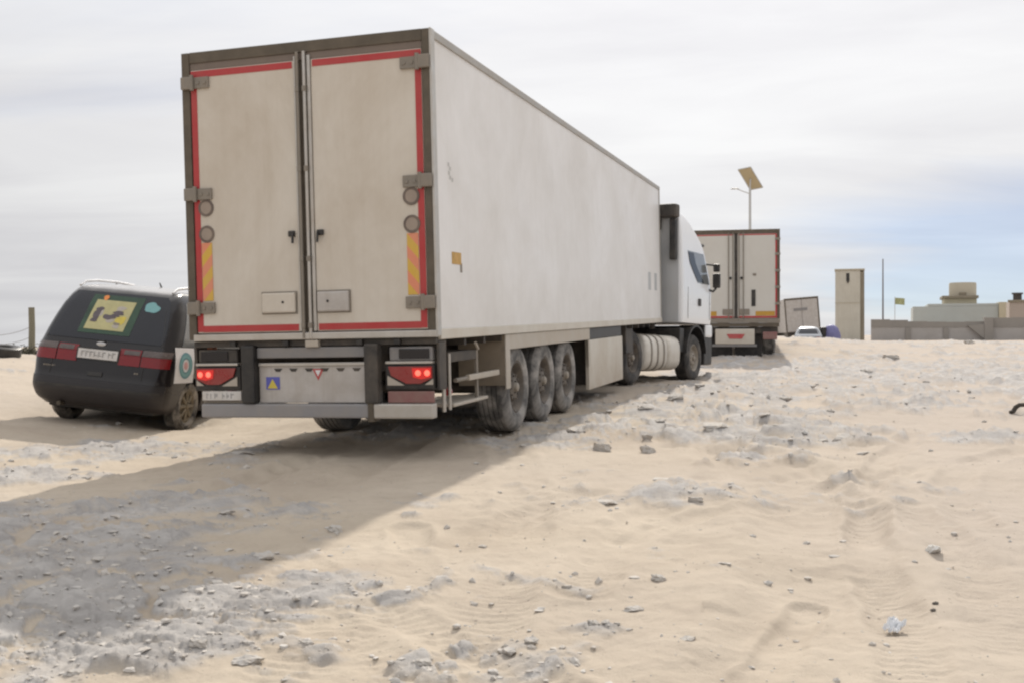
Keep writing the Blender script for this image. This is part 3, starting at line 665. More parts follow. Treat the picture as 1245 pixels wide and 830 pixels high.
        MB().box(sx * .62, sx * 1.19, .55, 1.42, z_(-.27), z_(-.17), .01).build('support_beam', M_['dark'], t)
        MB().tube([(sx * 1.24, .28, z_(-.72)), (sx * 1.24, .28, z_(-.13))], .020, 8).tube([(sx * 1.22, .50, z_(-.72)), (sx * 1.22, .50, z_(-.18))], .016, 8).build('lamp_stay', M_['alu'], t, smooth=True)
        MB().tube([(sx * 1.25, 1.22, z_(-.10)), (sx * 1.20, 1.44, z_(-.165))], .016, 8).build('tarp_hook', M_['skirt'], t)
        MB().box(sx * 1.20, sx * 1.262, .23, .32, z_(-.115), z_(-.05), .012).build('orange_marker', M_['amber'], t)
        MB().lathe([(.001, -.06), (.03, -.055), (.04, -.03), (.04, .03)], (sx * 1.18, .55, z_(-.55)), 'Y', 12).build('red_marker', M_['lens'], t, smooth=True)
    MB().box(.72, 1.18, 9.9, 10.6, z_(-.55), z_(-.1), .02).build('valve_box', M_['dark'], t)
    # marks on the right side
    MB().box(1.2855, 1.2895, .47, .73, z_(.675), z_(.79)).build('orange_reflector', M_['orange'], t)
    MB().box(1.2855, 1.2875, .70, .76, z_(.60), z_(.69)).build('reflector_rust', M_['hinge'], t)
    mk = MB()
    for (y, z) in ((.43, 1.62), (.47, 1.585), (.44, 1.54), (.47, 1.50), (.53, 1.485)): mk.box(1.2855, 1.2868, y - .016, y + .03, z_(z - .022), z_(z + .016))
    mk.build('grey_scrawl', M_['scrawl'], t)
    for y in (11.8, 12.55): MB().box(1.2855, 1.2868, y, y + .32, z_(.62), z_(.97)).build('faded_decal', M_['cabgrey'], t)
    MB().box(1.2855, 1.292, 9.7, 9.85, z_(-.03), z_(.06)).build('side_marker', M_['lamp_clear'], t)
    return t
semi_trailer()

# ------------------------------------------------------------------ lofted bodies: slices stacked in z
def slice_ring(yr, yf, hw, rc, rf, bow_r, bow_f, nc=8, ne=10, ns=14):
    pts = []
    def yrear(x): return yr + bow_r * (x / hw) ** 2
    def yfront(x): return yf - bow_f * (x / hw) ** 2
    xs = np.linspace(-(hw - rc), hw - rc, ne)
    for x in xs: pts.append((x, yrear(x)))
    for k in range(1, nc):
        a = (math.pi / 2) * k / nc; x = hw - rc + rc * math.sin(a); pts.append((x, yrear(hw - rc) + rc * (1 - math.cos(a)) + 0 * x))
    y0, y1 = yrear(hw - rc) + rc, yfront(hw - rf) - rf
    for k in range(ns + 1): pts.append((hw, y0 + (y1 - y0) * k / ns))
    for k in range(1, nc):
        a = (math.pi / 2) * k / nc; pts.append((hw - rf + rf * math.cos(a), y1 + rf * math.sin(a)))
    xs = np.linspace(hw - rf, -(hw - rf), ne)
    for x in xs: pts.append((x, yfront(x)))
    for k in range(1, nc):
        a = (math.pi / 2) * k / nc; pts.append((-(hw - rf) - rf * math.sin(a), y1 + rf * math.cos(a)))
    for k in range(ns + 1): pts.append((-hw, y1 + (y0 - y1) * k / ns))
    for k in range(1, nc):
        a = (math.pi / 2) * k / nc; pts.append((-(hw - rc) - rc * math.cos(a), y0 - rc * math.sin(a)))
    return pts
class Body:
    def __init__(s, tab, cols):
        s.t = np.array(tab, float); s.cols = cols
    def par(s, z):
        return [float(np.interp(z, s.t[:, 0], s.t[:, k])) for k in range(1, 8)]
    def rear(s, x, z, off=0.0):
        yr, yf, hw, rc, rf, br, bf = s.par(z); ax = min(abs(x), hw - .004)
        if ax <= hw - rc: y = yr + br * (ax / hw) ** 2
        else:
            q = ax - (hw - rc); y = yr + br * ((hw - rc) / hw) ** 2 + rc - math.sqrt(max(rc * rc - q * q, 0))
        return y - off
    def front(s, x, z, off=0.0):
        yr, yf, hw, rc, rf, br, bf = s.par(z); ax = min(abs(x), hw - .004)
        if ax <= hw - rf: return yf - bf * (ax / hw) ** 2 + off
        q = ax - (hw - rf); return yf - bf * ((hw - rf) / hw) ** 2 - rf + math.sqrt(max(rf * rf - q * q, 0)) + off
    def mesh(s, zs):
        mb = MB(); rings = [slice_ring(*s.par(z)) for z in zs]; n = len(rings[0])
        vs = [(x, y, z) for rg, z in zip(rings, zs) for x, y in rg]; fs = []
        for i in range(len(zs) - 1):
            for k in range(n): fs.append((i * n + k, i * n + (k + 1) % n, (i + 1) * n + (k + 1) % n, (i + 1) * n + k))
        fs.append(tuple(range(n - 1, -1, -1))); fs.append(tuple((len(zs) - 1) * n + k for k in range(n)))
        return mb.add(vs, fs)
def patch(fn, us, vs, thick_dir, th=.012):
    """thin shell: fn(u,v)->point on the outer face"""
    mb = MB(); P = [[Vector(fn(u, v)) for u in us] for v in vs]; nu, nv = len(us), len(vs)
    td = Vector(thick_dir) * th
    V = [p for r in P for p in r] + [p + td for r in P for p in r]; F = []; o = nu * nv
    for j in range(nv - 1):
        for i in range(nu - 1):
            a, b, c, d = j * nu + i, j * nu + i + 1, (j + 1) * nu + i + 1, (j + 1) * nu + i
            F += [(a, b, c, d), (o + d, o + c, o + b, o + a)]
    for i in range(nu - 1):
        F += [(i, o + i, o + i + 1, i + 1), ((nv - 1) * nu + i, (nv - 1) * nu + i + 1, o + (nv - 1) * nu + i + 1, o + (nv - 1) * nu + i)]
    for j in range(nv - 1):
        F += [(j * nu, (j + 1) * nu, o + (j + 1) * nu, o + j * nu), (j * nu + nu - 1, o + j * nu + nu - 1, o + (j + 1) * nu + nu - 1, (j + 1) * nu + nu - 1)]
    return mb.add(V, F)
def cut(o, cutters):
    """boolean away wheel arches, then bake"""
    ms = []
    for c in cutters:
        m = o.modifiers.new('cut', 'BOOLEAN'); m.object = c; m.operation = 'DIFFERENCE'; m.solver = 'EXACT'
    dg = bpy.context.evaluated_depsgraph_get(); dg.update()
    me = bpy.data.meshes.new_from_object(o.evaluated_get(dg)); o.modifiers.clear(); o.data = me
    for c in cutters: bpy.data.objects.remove(c)
def smooth_angle(o, deg):
    bm = bmesh.new(); bm.from_mesh(o.data)
    for f in bm.faces: f.smooth = True
    for e in bm.edges: e.smooth = not (len(e.link_faces) == 2 and e.calc_face_angle(0) > R_(deg))
    bm.to_mesh(o.data); bm.free()

# ------------------------------------------------------------------ the tractor unit
def tractor():
    t = empty('tractor_unit', 'white lorry cab pulling the front trailer, turned a little to the right', 'lorry cab', MK)
    #        z     yr    yf    hw    rc   rf   br  bf
    tab = [(1.20, 2.68, 4.92, 1.215, .05, .30, 0, .10), (1.30, 2.68, 4.95, 1.225, .05, .30, 0, .10), (1.9, 2.68, 4.93, 1.235, .05, .28, 0, .10), (2.25, 2.68, 4.82, 1.23, .05, .28, 0, .10),
           (2.80, 2.68, 4.50, 1.21, .05, .26, 0, .10), (2.98, 2.68, 4.34, 1.20, .05, .26, 0, .10), (3.15, 2.68, 4.10, 1.19, .05, .28, 0, .12), (3.35, 2.68, 3.78, 1.17, .05, .3, 0, .14), (3.52, 2.70, 3.40, 1.13, .08, .3, 0, .14), (3.60, 2.74, 3.10, 1.06, .10, .16, 0, .05)]
    tab = [(z, a, b - .10, *r) for z, a, b, *r in tab]
    B = Body(tab, None); zs = list(np.linspace(1.24, 3.5, 32)) + [3.54, 3.58, 3.60]
    cab = B.mesh(zs).build('cab', M_['cabwhite'], t)
    ct = []
    arch = MB().lathe([(.001, -1.6), (.63, -1.6), (.63, 1.6), (.001, 1.6)], (0, 3.55, .55), 'X', 40).build('cutter', M_['black']); arch.matrix_world = MK
    ct.append(arch); bpy.context.view_layer.update()
    cut(cab, ct); smooth_angle(cab, 30)
    # back wall of the white cab, its shade painted as a grey sheet; chassis
    MB().box(-1.14, 1.14, 2.655, 2.678, 1.26, 3.42, .004).build('shaded_back_panel', M_['cabgrey'], t)
    MB().box(.70, 1.16, 2.42, 2.70, 3.44, 3.72, .05).build('roof_equipment', M_['dark'], t)
    sn = MB().box(.98, 1.12, 2.52, 2.652, 2.55, 3.42, .03)
    sn.build('air_intake', M_['black'], t)
    MB().box(-1.0, .76, 2.58, 2.652, 3.2, 3.5, .02).build('roof_equipment', M_['dark'], t)
    MB().tube([(.60, 2.56, 1.1), (.60, 2.56, 3.0), (.52, 2.5, 3.1)], .06, 12).build('exhaust_pipe', M_['dark'], t, smooth=True)
    ch = MB()
    for sx in (-1, 1): ch.box(sx * .36, sx * .48, -.95, 4.3, .68, .96, .01)
    ch.build('chassis', M_['dark'], t)
    MB().box(-.5, .5, -.1, .75, .97, 1.12, .02).build('fifth_wheel', M_['dark'], t)
    for (yy, dual) in ((0.0, True), (3.55, False)):
        MB().tube([(-.95, yy, .5), (.95, yy, .5)], .09, 12).build('axle', M_['dark'], t)
        for sx in (-1, 1):
            if dual:
                wheel(t, sx * 1.23, yy, .5, .502, .31, sx, M_['tyredark'], M_['rim'], M_['hub'])
                wheel(t, sx * .89, yy, .5, .502, .29, sx, M_['tyre'], M_['rim'], M_['hub'])
            else: wheel(t, sx * 1.20, yy, .5, .502, .33, sx, M_['tyredark'], M_['hub'], M_['hub'])
    for sx in (-1, 1):
        a = MB().lathe([(.615, -.34), (.655, -.34), (.655, .012), (.615, .012)], (0, 0, 0), 'X', 24, R_(4), R_(176))
        o = MB(); o.add([(x * sx + sx * 1.235, y + 3.55, z + .55) for x, y, z in a.v], a.f); o.build('wheel_arch', M_['black'], t, smooth=True)
        # tanks behind the front wheel
        n = 24
        def ring(y, k): return [(sx * (.86 + .36 * k * math.copysign(abs(math.cos(q)) ** .62, math.cos(q))), y, .60 + .36 * k * math.copysign(abs(math.sin(q)) ** .62, math.sin(q))) for q in np.linspace(0, 2 * math.pi, n, endpoint=False)]
        def tank(y0, y1):
            secs = [(y0, .86), (y0 + .03, .97), (y0 + .06, 1.0), (y1 - .06, 1.0), (y1 - .03, .97), (y1, .86)]
            V = [p for y, k in secs for p in ring(y, k)]
            F = [(i * n + k, i * n + (k + 1) % n, (i + 1) * n + (k + 1) % n, (i + 1) * n + k) for i in range(5) for k in range(n)] + [tuple(range(n)), tuple(5 * n + k for k in range(n))]
            return MB().add(V, F)
        tk = tank(.70, 1.86).build('fuel_tank', M_['tank'], t, smooth=True)
        for yb in (.92, 1.26, 1.60):
            V = [p for y, k in ((yb, 1.0), (yb + .004, 1.035), (yb + .061, 1.035), (yb + .065, 1.0)) for p in ring(y, k)]
            MB().add(V, [(i * n + k, i * n + (k + 1) % n, (i + 1) * n + (k + 1) % n, (i + 1) * n + k) for i in range(3) for k in range(n)]).build('tank_strap', M_['hinge'], tk, smooth=True)
        tank(1.98, 2.62).build('side_tank', M_['tank'], t, smooth=True)
        MB().box(sx * .5, sx * 1.18, 2.66, 2.92, .62, 1.12, .02).build('step_box', M_['black'], t)
        # side window and door furniture
        def swin(u, v):
            z = 2.12 + .66 * v; y0 = np.interp(v, [0, .25, .6, 1], [3.62, 3.40, 3.12, 3.02]); y1 = np.interp(v, [0, 1], [4.42, 4.06])
            return (sx * (B.par(z)[2] + .004), y0 + (y1 - y0) * u, z)
        MB().add(*(lambda m: (m.v, m.f))(patch(swin, np.linspace(0, 1, 8), np.linspace(0, 1, 8), (-sx, 0, 0)))).build('side_window', M_['glass' if sx < 0 else 'sideglass'], t)
        def qwin(u, v):
            z = 2.12 + .66 * v; y0 = np.interp(v, [0, .25, .6, 1], [3.62, 3.40, 3.12, 3.02])
            return (sx * (B.par(z)[2] + .010), y0 + .42 * u * (1 - .2 * v) + .02, z)
        patch(qwin, np.linspace(0, 1, 4), np.linspace(.04, .96, 7), (-sx, 0, 0), .005).build('rear_pane', M_['glass'], t)
        MB().box(sx * 1.236, sx * 1.262, 3.66, 3.80, 1.62, 1.78, .010).build('door_handle', M_['black'], t)
        dl = MB()
        for y in (3.0, 4.42): dl.box(sx * 1.2345, sx * 1.2385, y, y + .012, 1.33 if y > 4 else 1.33, 2.0)
        dl.build('door_seam', M_['dark'], t)
        # mirrors on two arms
        MB().tube([(sx * 1.19, 4.30, 2.58), (sx * 1.30, 4.48, 2.57), (sx * 1.36, 4.52, 2.48)], .022, 8).build('mirror_arm', M_['black'], t, smooth=True)
        MB().tube([(sx * 1.21, 4.40, 2.02), (sx * 1.30, 4.48, 1.98), (sx * 1.36, 4.52, 2.06)], .028, 8).build('mirror_arm', M_['black'], t, smooth=True)
        MB().box(sx * 1.28, sx * 1.45, 4.48, 4.58, 2.06, 2.38, .03).box(sx * 1.29, sx * 1.44, 4.49, 4.57, 2.42, 2.60, .03).build('mirror', M_['black'], t)
        hl = MB().box(sx * .78, sx * 1.14, 4.70, 4.87, .72, .92, .03); hl.build('headlight', M_['lamp_clear'], t)
        MB().box(sx * .9, sx * 1.19, 4.22, 4.50, .35, 1.22, .03).build('cab_step', M_['black'], t)
        MB().box(sx * 1.0, sx * 1.222, 4.24, 4.70, .95, 1.235, .05).build('corner_panel', M_['cabwhite'], t)
    def wind(u, v):
        z = 2.05 + .9 * v; x = (u - .5) * 2 * (1.05 - .05 * v); return (x, B.front(x, z, .006), z)
    patch(wind, np.linspace(0, 1, 15), np.linspace(0, 1, 8), (0, -1, 0)).build('windscreen', M_['glass'], t)
    MB().box(-1.17, 1.17, 4.50, 4.84, .34, 1.22, .06).build('bumper', M_['black'], t)
    MB().box(-.9, .9, 4.855, 4.885, 1.25, 1.75, .02).build('grille', M_['black'], t)
    MB().box(-1.1, 1.1, 4.22, 4.46, 2.98, 3.04, .02).build('sun_visor', M_['black'], t)
tractor()

# ------------------------------------------------------------------ the dark people carrier
def car():
    t = empty('people_carrier', 'dark people carrier with roof rails and a window poster left of the large trailer', 'car', MC)
    #        z    yr    yf    hw   rc   rf   br   bf
    tab = [(.24, .16, 4.42, .80, .22, .35, .06, .15), (.32, .05, 4.55, .86, .24, .40, .06, .18), (.45, .0, 4.60, .895, .26, .42, .06, .2), (.585, -.005, 4.60, .905, .26, .42, .06, .2), (.64, .02, 4.58, .905, .24, .42, .058, .2),
           (.80, .055, 4.50, .908, .20, .42, .05, .2), (.95, .085, 4.15, .90, .20, .40, .05, .2), (1.03, .13, 3.75, .885, .20, .40, .05, .2), (1.15, .20, 3.32, .855, .20, .4, .05, .2), (1.30, .295, 3.02, .81, .20, .38, .05, .2), (1.45, .395, 2.70, .755, .19, .36, .05, .2), (1.56, .48, 2.46, .705, .18, .34, .05, .2),
           (1.60, .52, 2.36, .685, .18, .33, .05, .2), (1.64, .565, 2.28, .655, .17, .32, .05, .2), (1.662, .63, 2.2, .625, .17, .30, .05, .2), (1.68, .76, 2.1, .58, .16, .28, .05, .15), (1.70, .96, 1.98, .50, .15, .25, .04, .1), (1.715, 1.18, 1.85, .38, .14, .2, .03, .08), (1.728, 1.45, 1.70, .22, .10, .12, .01, .03)]
    tab = [((z if z < 1.03 else 1.03 + (z - 1.03) * 1.13), a, b, c * (1 + .05 * min(max((z - 1.03) / .4, 0), 1)), *r) for (z, a, b, c, *r) in tab]
    ZU = lambda z: z if z < 1.03 else 1.03 + (z - 1.03) * 1.13
    B = Body(tab, None)
    zs = sorted(set(list(np.linspace(.24, 1.56, 40)) + [.585, .60, .615, 1.59, 1.61, 1.63, 1.645, 1.66, 1.675, 1.685, 1.695, 1.705, 1.715, 1.722, 1.728]))
    zs = [ZU(z) for z in zs]
    body = B.mesh(zs).build('body', M_['carpaint'], t)
    ct = []
    for yy in (.87, 3.70):
        for sx in (-1, 1):
            c = MB().lathe([(.001, 0), (.362, 0), (.362, -.36 * sx), (.001, -.36 * sx)], (sx * 1.0, yy, .32), 'X', 36).build('cutter', M_['black']); c.matrix_world = MC; ct.append(c)
    bpy.context.view_layer.update(); cut(body, ct); smooth_angle(body, 32)
    # bumper skin and lower valance
    def bump(u, v):
        z = .30 + .285 * v; x = (u - .5) * 2 * (B.par(z)[2] - .03); return (x, B.rear(x, z, .012 + .022 * math.sin(math.pi * v)), z)
    bp = patch(bump, np.linspace(0, 1, 31), np.linspace(0, 1, 8), (0, 1, 0), .01).build('bumper', M_['carbumper'], t, smooth=True)
    def bstrip(u, v):
        z = .475 + .03 * v; x = (u - .5) * 1.66; return (x, B.rear(x, z, .038), z)
    patch(bstrip, np.linspace(0, 1, 25), [0, 1], (0, 1, 0), .012).build('bumper_strip', M_['black'], bp)
    # rear window
    def rwin(u, v):
        z = 1.075 + .60 * v; x = (u - .5) * 2 * (B.par(z)[2] - np.interp(v, [0, .1, .9, 1], [.14, .105, .085, .11])); return (x, B.rear(x, z, .006), z)
    rw = patch(rwin, np.linspace(0, 1, 25), np.linspace(0, 1, 12), (0, 1, 0), .01).build('rear_window', M_['glass'], t, smooth=True)
    MB().box(-.04, .04, -.0, .03, 0, .02, .004).build('wiper', M_['black'], t).location = (0, B.rear(0, 1.06, .03), 1.055)
    def on_rear(name, m, x0, x1, z0, z1, off, par, shape=None, n=8, skew=0.0):
        def fn(u, v):
            z = z0 + (z1 - z0) * v; x = x0 + (x1 - x0) * u + skew * (v - .5); return (x, B.rear(x, z, off), z)
        return patch(fn, np.linspace(0, 1, n), np.linspace(0, 1, n), (0, 1, 0), .003).build(name, m, par)
    def blob(name, m, cx, cz, rx, rz, off, par, seed, n=22, rough=.25):
        r3 = random.Random(seed); ph = [r3.uniform(0, 6.3) for _ in range(4)]; pts = []
        for k in range(n):
            a = 2 * math.pi * k / n; q = 1 + rough * (.6 * math.sin(2 * a + ph[0]) + .5 * math.sin(3 * a + ph[1]) + .3 * math.sin(5 * a + ph[2]))
            pts.append((cx + rx * q * math.cos(a), cz + rz * q * math.sin(a)))
        c = (cx, B.rear(cx, cz, off), cz); vs = [(x, B.rear(x, z, off), z) for x, z in pts]; vs2 = [(x, y + .003, z) for x, y, z in vs]
        F = [(0, 1 + k, 1 + (k + 1) % n) for k in range(n)] + [(1 + k, 1 + n + k, 1 + n + (k + 1) % n, 1 + (k + 1) % n) for k in range(n)]
        return MB().add([c] + vs + vs2, F).build(name, m, par)
    # poster in the window
    ps = on_rear('poster', M_['green'], -.36, .33, 1.15, 1.64, .010, rw, skew=.03)
    on_rear('poster_field', M_['cream'], -.29, .235, 1.20, 1.575, .014, rw, skew=.035)
    for (cx, cz, rx, rz, sd) in ((-.20, 1.385, .040, .085, 1), (-.185, 1.450, .050, .035, 2), (-.215, 1.315, .038, .03, 3), (-.03, 1.365, .075, .036, 4), (.08, 1.425, .075, .024, 5), (.05, 1.395, .05, .02, 12)): blob('poster_figure', M_['purple'], cx, cz, rx, rz, .018, rw, sd)
    for (cx, cz, rx, rz, sd) in ((-.155, 1.410, .03, .05, 21), (.09, 1.480, .06, .032, 22), (.0, 1.320, .06, .022, 23), (.10, 1.255, .05, .02, 24)): blob('poster_shape', M_['lamp_clear'], cx, cz, rx, rz, .0165, rw, sd)
    blob('poster_flash', M_['yellow'], .135, 1.335, .075, .045, .0168, rw, 6); blob('poster_mark', M_['hinge'], .10, 1.29, .04, .018, .0185, rw, 7)
    blob('poster_spot', M_['orangeprint'], -.165, 1.605, .032, .034, .0165, rw, 8, rough=.1)
    # sticker at the right of the window
    blob('cloud_sticker', M_['teal'], .47, 1.53, .095, .066, .010, rw, 9, rough=.18)
    # lamps
    for sx in (-1, 1):
        def lp(x0, x1, z0, z1, off):
            def fn(u, v):
                z = z0 + (z1 - z0) * v; x = sx * (x0 + (x1 - x0) * u); return (x, B.rear(x, z, off), z)
            return patch(fn, np.linspace(0, 1, 12), np.linspace(0, 1, 5), (0, 1, 0), .01)
        l = lp(.56, .885, .80, .925, .010).build('tail_light', M_['lamp_red'], t, smooth=True)
        lp(.56, .885, .928, 1.005, .010).build('indicator', M_['lamp_smoke'], l, smooth=True)
        l2 = lp(.275, .545, .80, .925, .010).build('tail_light', M_['lamp_red'], t, smooth=True)
        lp(.275, .545, .928, 1.0, .0105).build('upper_lens', M_['lamp_red'], l2, smooth=True)
        lp(.33, .53, .935, .99, .0135).build('reversing_lens', M_['lamp_smoke'], l2, smooth=True)
    # plate, badge, small lettering
    def pl(u, v):
        z = .845 + .115 * v; x = (u - .5) * .52; return (x, B.rear(0, .845, .018) + .02 * v, z)
    patch(lambda u, v: ((u - .5) * .56, B.rear(0, .845, .012) + .02 * v, .828 + .15 * v), [0, 1], [0, 1], (0, 1, 0), .03).build('plate_recess', M_['black'], t)
    np_ = patch(pl, [0, 1], [0, 1], (0, 1, 0), .004).build('number_plate', M_['plate'], t)
    ink = MB(); r2 = random.Random(11); x = -.215
    while x < .20:
        w = r2.uniform(.034, .05)
        for (a, b, c, d) in ((0, .28, .02, .075), (.28, 1, r2.choice((.02, .042, .06)), 0)):
            z0 = .862 + c; z1 = z0 + (.055 if d else .014); z1 = min(z1, .94); z0 = .868 if d else z0
            ink.box(x + w * a, x + w * b, B.rear(0, .845, .0195) + .0195 * (z0 - .845) / .115, B.rear(0, .845, .0195) + .003 + .0195 * (z0 - .845) / .115, z0, z1)
        x += w + r2.choice((.014, .016, .034))
    ink.build('plate_lettering', M_['plateink'], np_)['kind'] = 'stuff'
    n = 20; cy = B.rear(0, 1.03, .014)
    MB().add([(0, cy - .004, 1.03)] + [(.062 * math.cos(a), cy, 1.03 + .026 * math.sin(a)) for a in np.linspace(0, 2 * math.pi, n, endpoint=False)] + [(.062 * math.cos(a), cy + .03, 1.03 + .026 * math.sin(a)) for a in np.linspace(0, 2 * math.pi, n, endpoint=False)],
             [(0, 1 + k, 1 + (k + 1) % n) for k in range(n)] + [(1 + k, 1 + n + k, 1 + n + (k + 1) % n, 1 + (k + 1) % n) for k in range(n)]).build('badge', M_['silver'], t)
    let = MB()
    for k in range(6): let.box(-.70 + .028 * k, -.70 + .028 * k + .018, B.rear(-.65, .72, .008), B.rear(-.65, .72, -.006), .708, .726)
    for k in range(2): let.box(.50 + .03 * k, .50 + .03 * k + .02, B.rear(.5, .72, .008), B.rear(.5, .72, -.006), .706, .726)
    let.build('model_lettering', M_['hinge'], t)
    on_rear('tailgate_handle', M_['black'], -.10, .10, .64, .69, .012, t)
    # seams of the tailgate
    for sx in (-1, 1): MB().tube([(sx * x, B.rear(sx * x, z, .001), z) for x, z in ((.60, .63), (.60, .79), (.55, 1.01), (.76, 1.06), (.72, 1.27), (.655, 1.50), (.60, 1.67))], .005, 6).build('tailgate_seam', M_['black'], t)
    # side windows, sign, rails, mirrors, wheels
    for sx in (-1, 1):
        def sw(a0, a1, b0, b1):
            def fn(u, v):
                z = 1.08 + .54 * v; y = (a0 + (a1 - a0) * u) * (1 - v) + (b0 + (b1 - b0) * u) * v; return (sx * (B.par(z)[2] + .006), y, z)
            return patch(fn, np.linspace(0, 1, 6), np.linspace(0, 1, 8), (-sx, 0, 0), .01)
        w1 = sw(.50, 1.34, .78, 1.36).build('side_window', M_['sideglass'], t, smooth=True); sw(1.42, 2.35, 1.44, 2.25).build('side_window', M_['sideglass'], t, smooth=True); sw(2.43, 3.2, 2.33, 2.62).build('side_window', M_['glass'], t, smooth=True)
        if sx > 0:
            # small green and pink patches laid over the side glass
            for (nm, m, y0, y1, z0, z1) in (('green_patch', M_['teal'], .80, .98, 1.36, 1.50), ('pink_patch', M_['pink'], 1.02, 1.24, 1.16, 1.36)):
                patch(lambda u, v: (B.par(z0 + (z1 - z0) * v)[2] + .010, y0 + (y1 - y0) * u, z0 + (z1 - z0) * v), [0, .5, 1], [0, .5, 1], (-1, 0, 0), .003).build(nm, m, w1)
        sg = patch(lambda u, v: (sx * (B.par(.63 + .44 * v)[2] + .005), (.295 + .54 * u), .63 + .44 * v), np.linspace(0, 1, 5), np.linspace(0, 1, 7), (-sx, 0, 0), .004)
        if sx > 0:
            sgn = sg.build('door_sign', M_['white'], t, label='white panel with a teal ring emblem')
            def ringm(r0, r1, off, cy=.585, cz=.85, n=28, ry=.19, rz=.165):
                V = []
                for r in (r0, r1):
                    for k in range(n):
                        a = 2 * math.pi * k / n; z = cz + rz * r * math.sin(a); V.append((B.par(z)[2] + off, cy + ry * r * math.cos(a), z))
                return MB().add(V, [(k, (k + 1) % n, n + (k + 1) % n, n + k) for k in range(n)])
            ringm(.52, 1.0, .0075).build('emblem_ring', M_['teal'], sgn); ringm(.86, 1.0, .0095).build('emblem_edge', M_['tealdark'], sgn); ringm(.02, .30, .0075).build('emblem_core', M_['pink'], sgn)
            ringm(.50, .62, .0095).build('emblem_inner_ring', M_['tealdark'], sgn)
        pts = [(sx * x, y, z) for x, y, z in ((.63, .62, 1.735), (.63, .74, 1.795), (.62, 1.0, 1.825), (.615, 1.5, 1.838), (.61, 2.0, 1.825), (.60, 2.25, 1.77))]
        rl = MB().tube(pts, .016, 8); rl.tube([(sx * .615, 1.5, 1.838), (sx * .60, 1.5, 1.76)], .014, 8); rl.build('roof_rail', M_['silver'], t, smooth=True)
        MB().box(sx * .90, sx * 1.09, 2.92, 3.06, 1.06, 1.20, .04).build('wing_mirror', M_['carpaint'], t)
        for k, yy in enumerate((.87, 3.70)):
            w = wheel(t, sx * .870, yy, .318, .328, .215, sx, M_['cartyre'], M_['carrim'], M_['carrim'], rim_r=.64, dish=.02, holes=5, big=False, tread=True)
            sp = MB()
            for j in range(8):
                a = 2 * math.pi * j / 8; ca, sa = math.cos(a), math.sin(a); sp.tube([(-sx * .030, .05 * ca, .05 * sa), (-sx * .040, .19 * ca, .19 * sa)], [.022, .026], 6)
            sp.build('spokes', M_['carrim'], w)
    MB().box(-.70, .70, .25, 4.3, .20, .30, .03).build('underbody', M_['black'], t)
    MB().tube([(-.45, .05, .26), (-.45, .6, .27)], .028, 10).build('exhaust', M_['frame'], t, smooth=True)
    MB().tube([(0, 1.6, 1.81), (0, 1.52, 1.88)], [.014, .008], 8).build('aerial', M_['black'], t)
car()

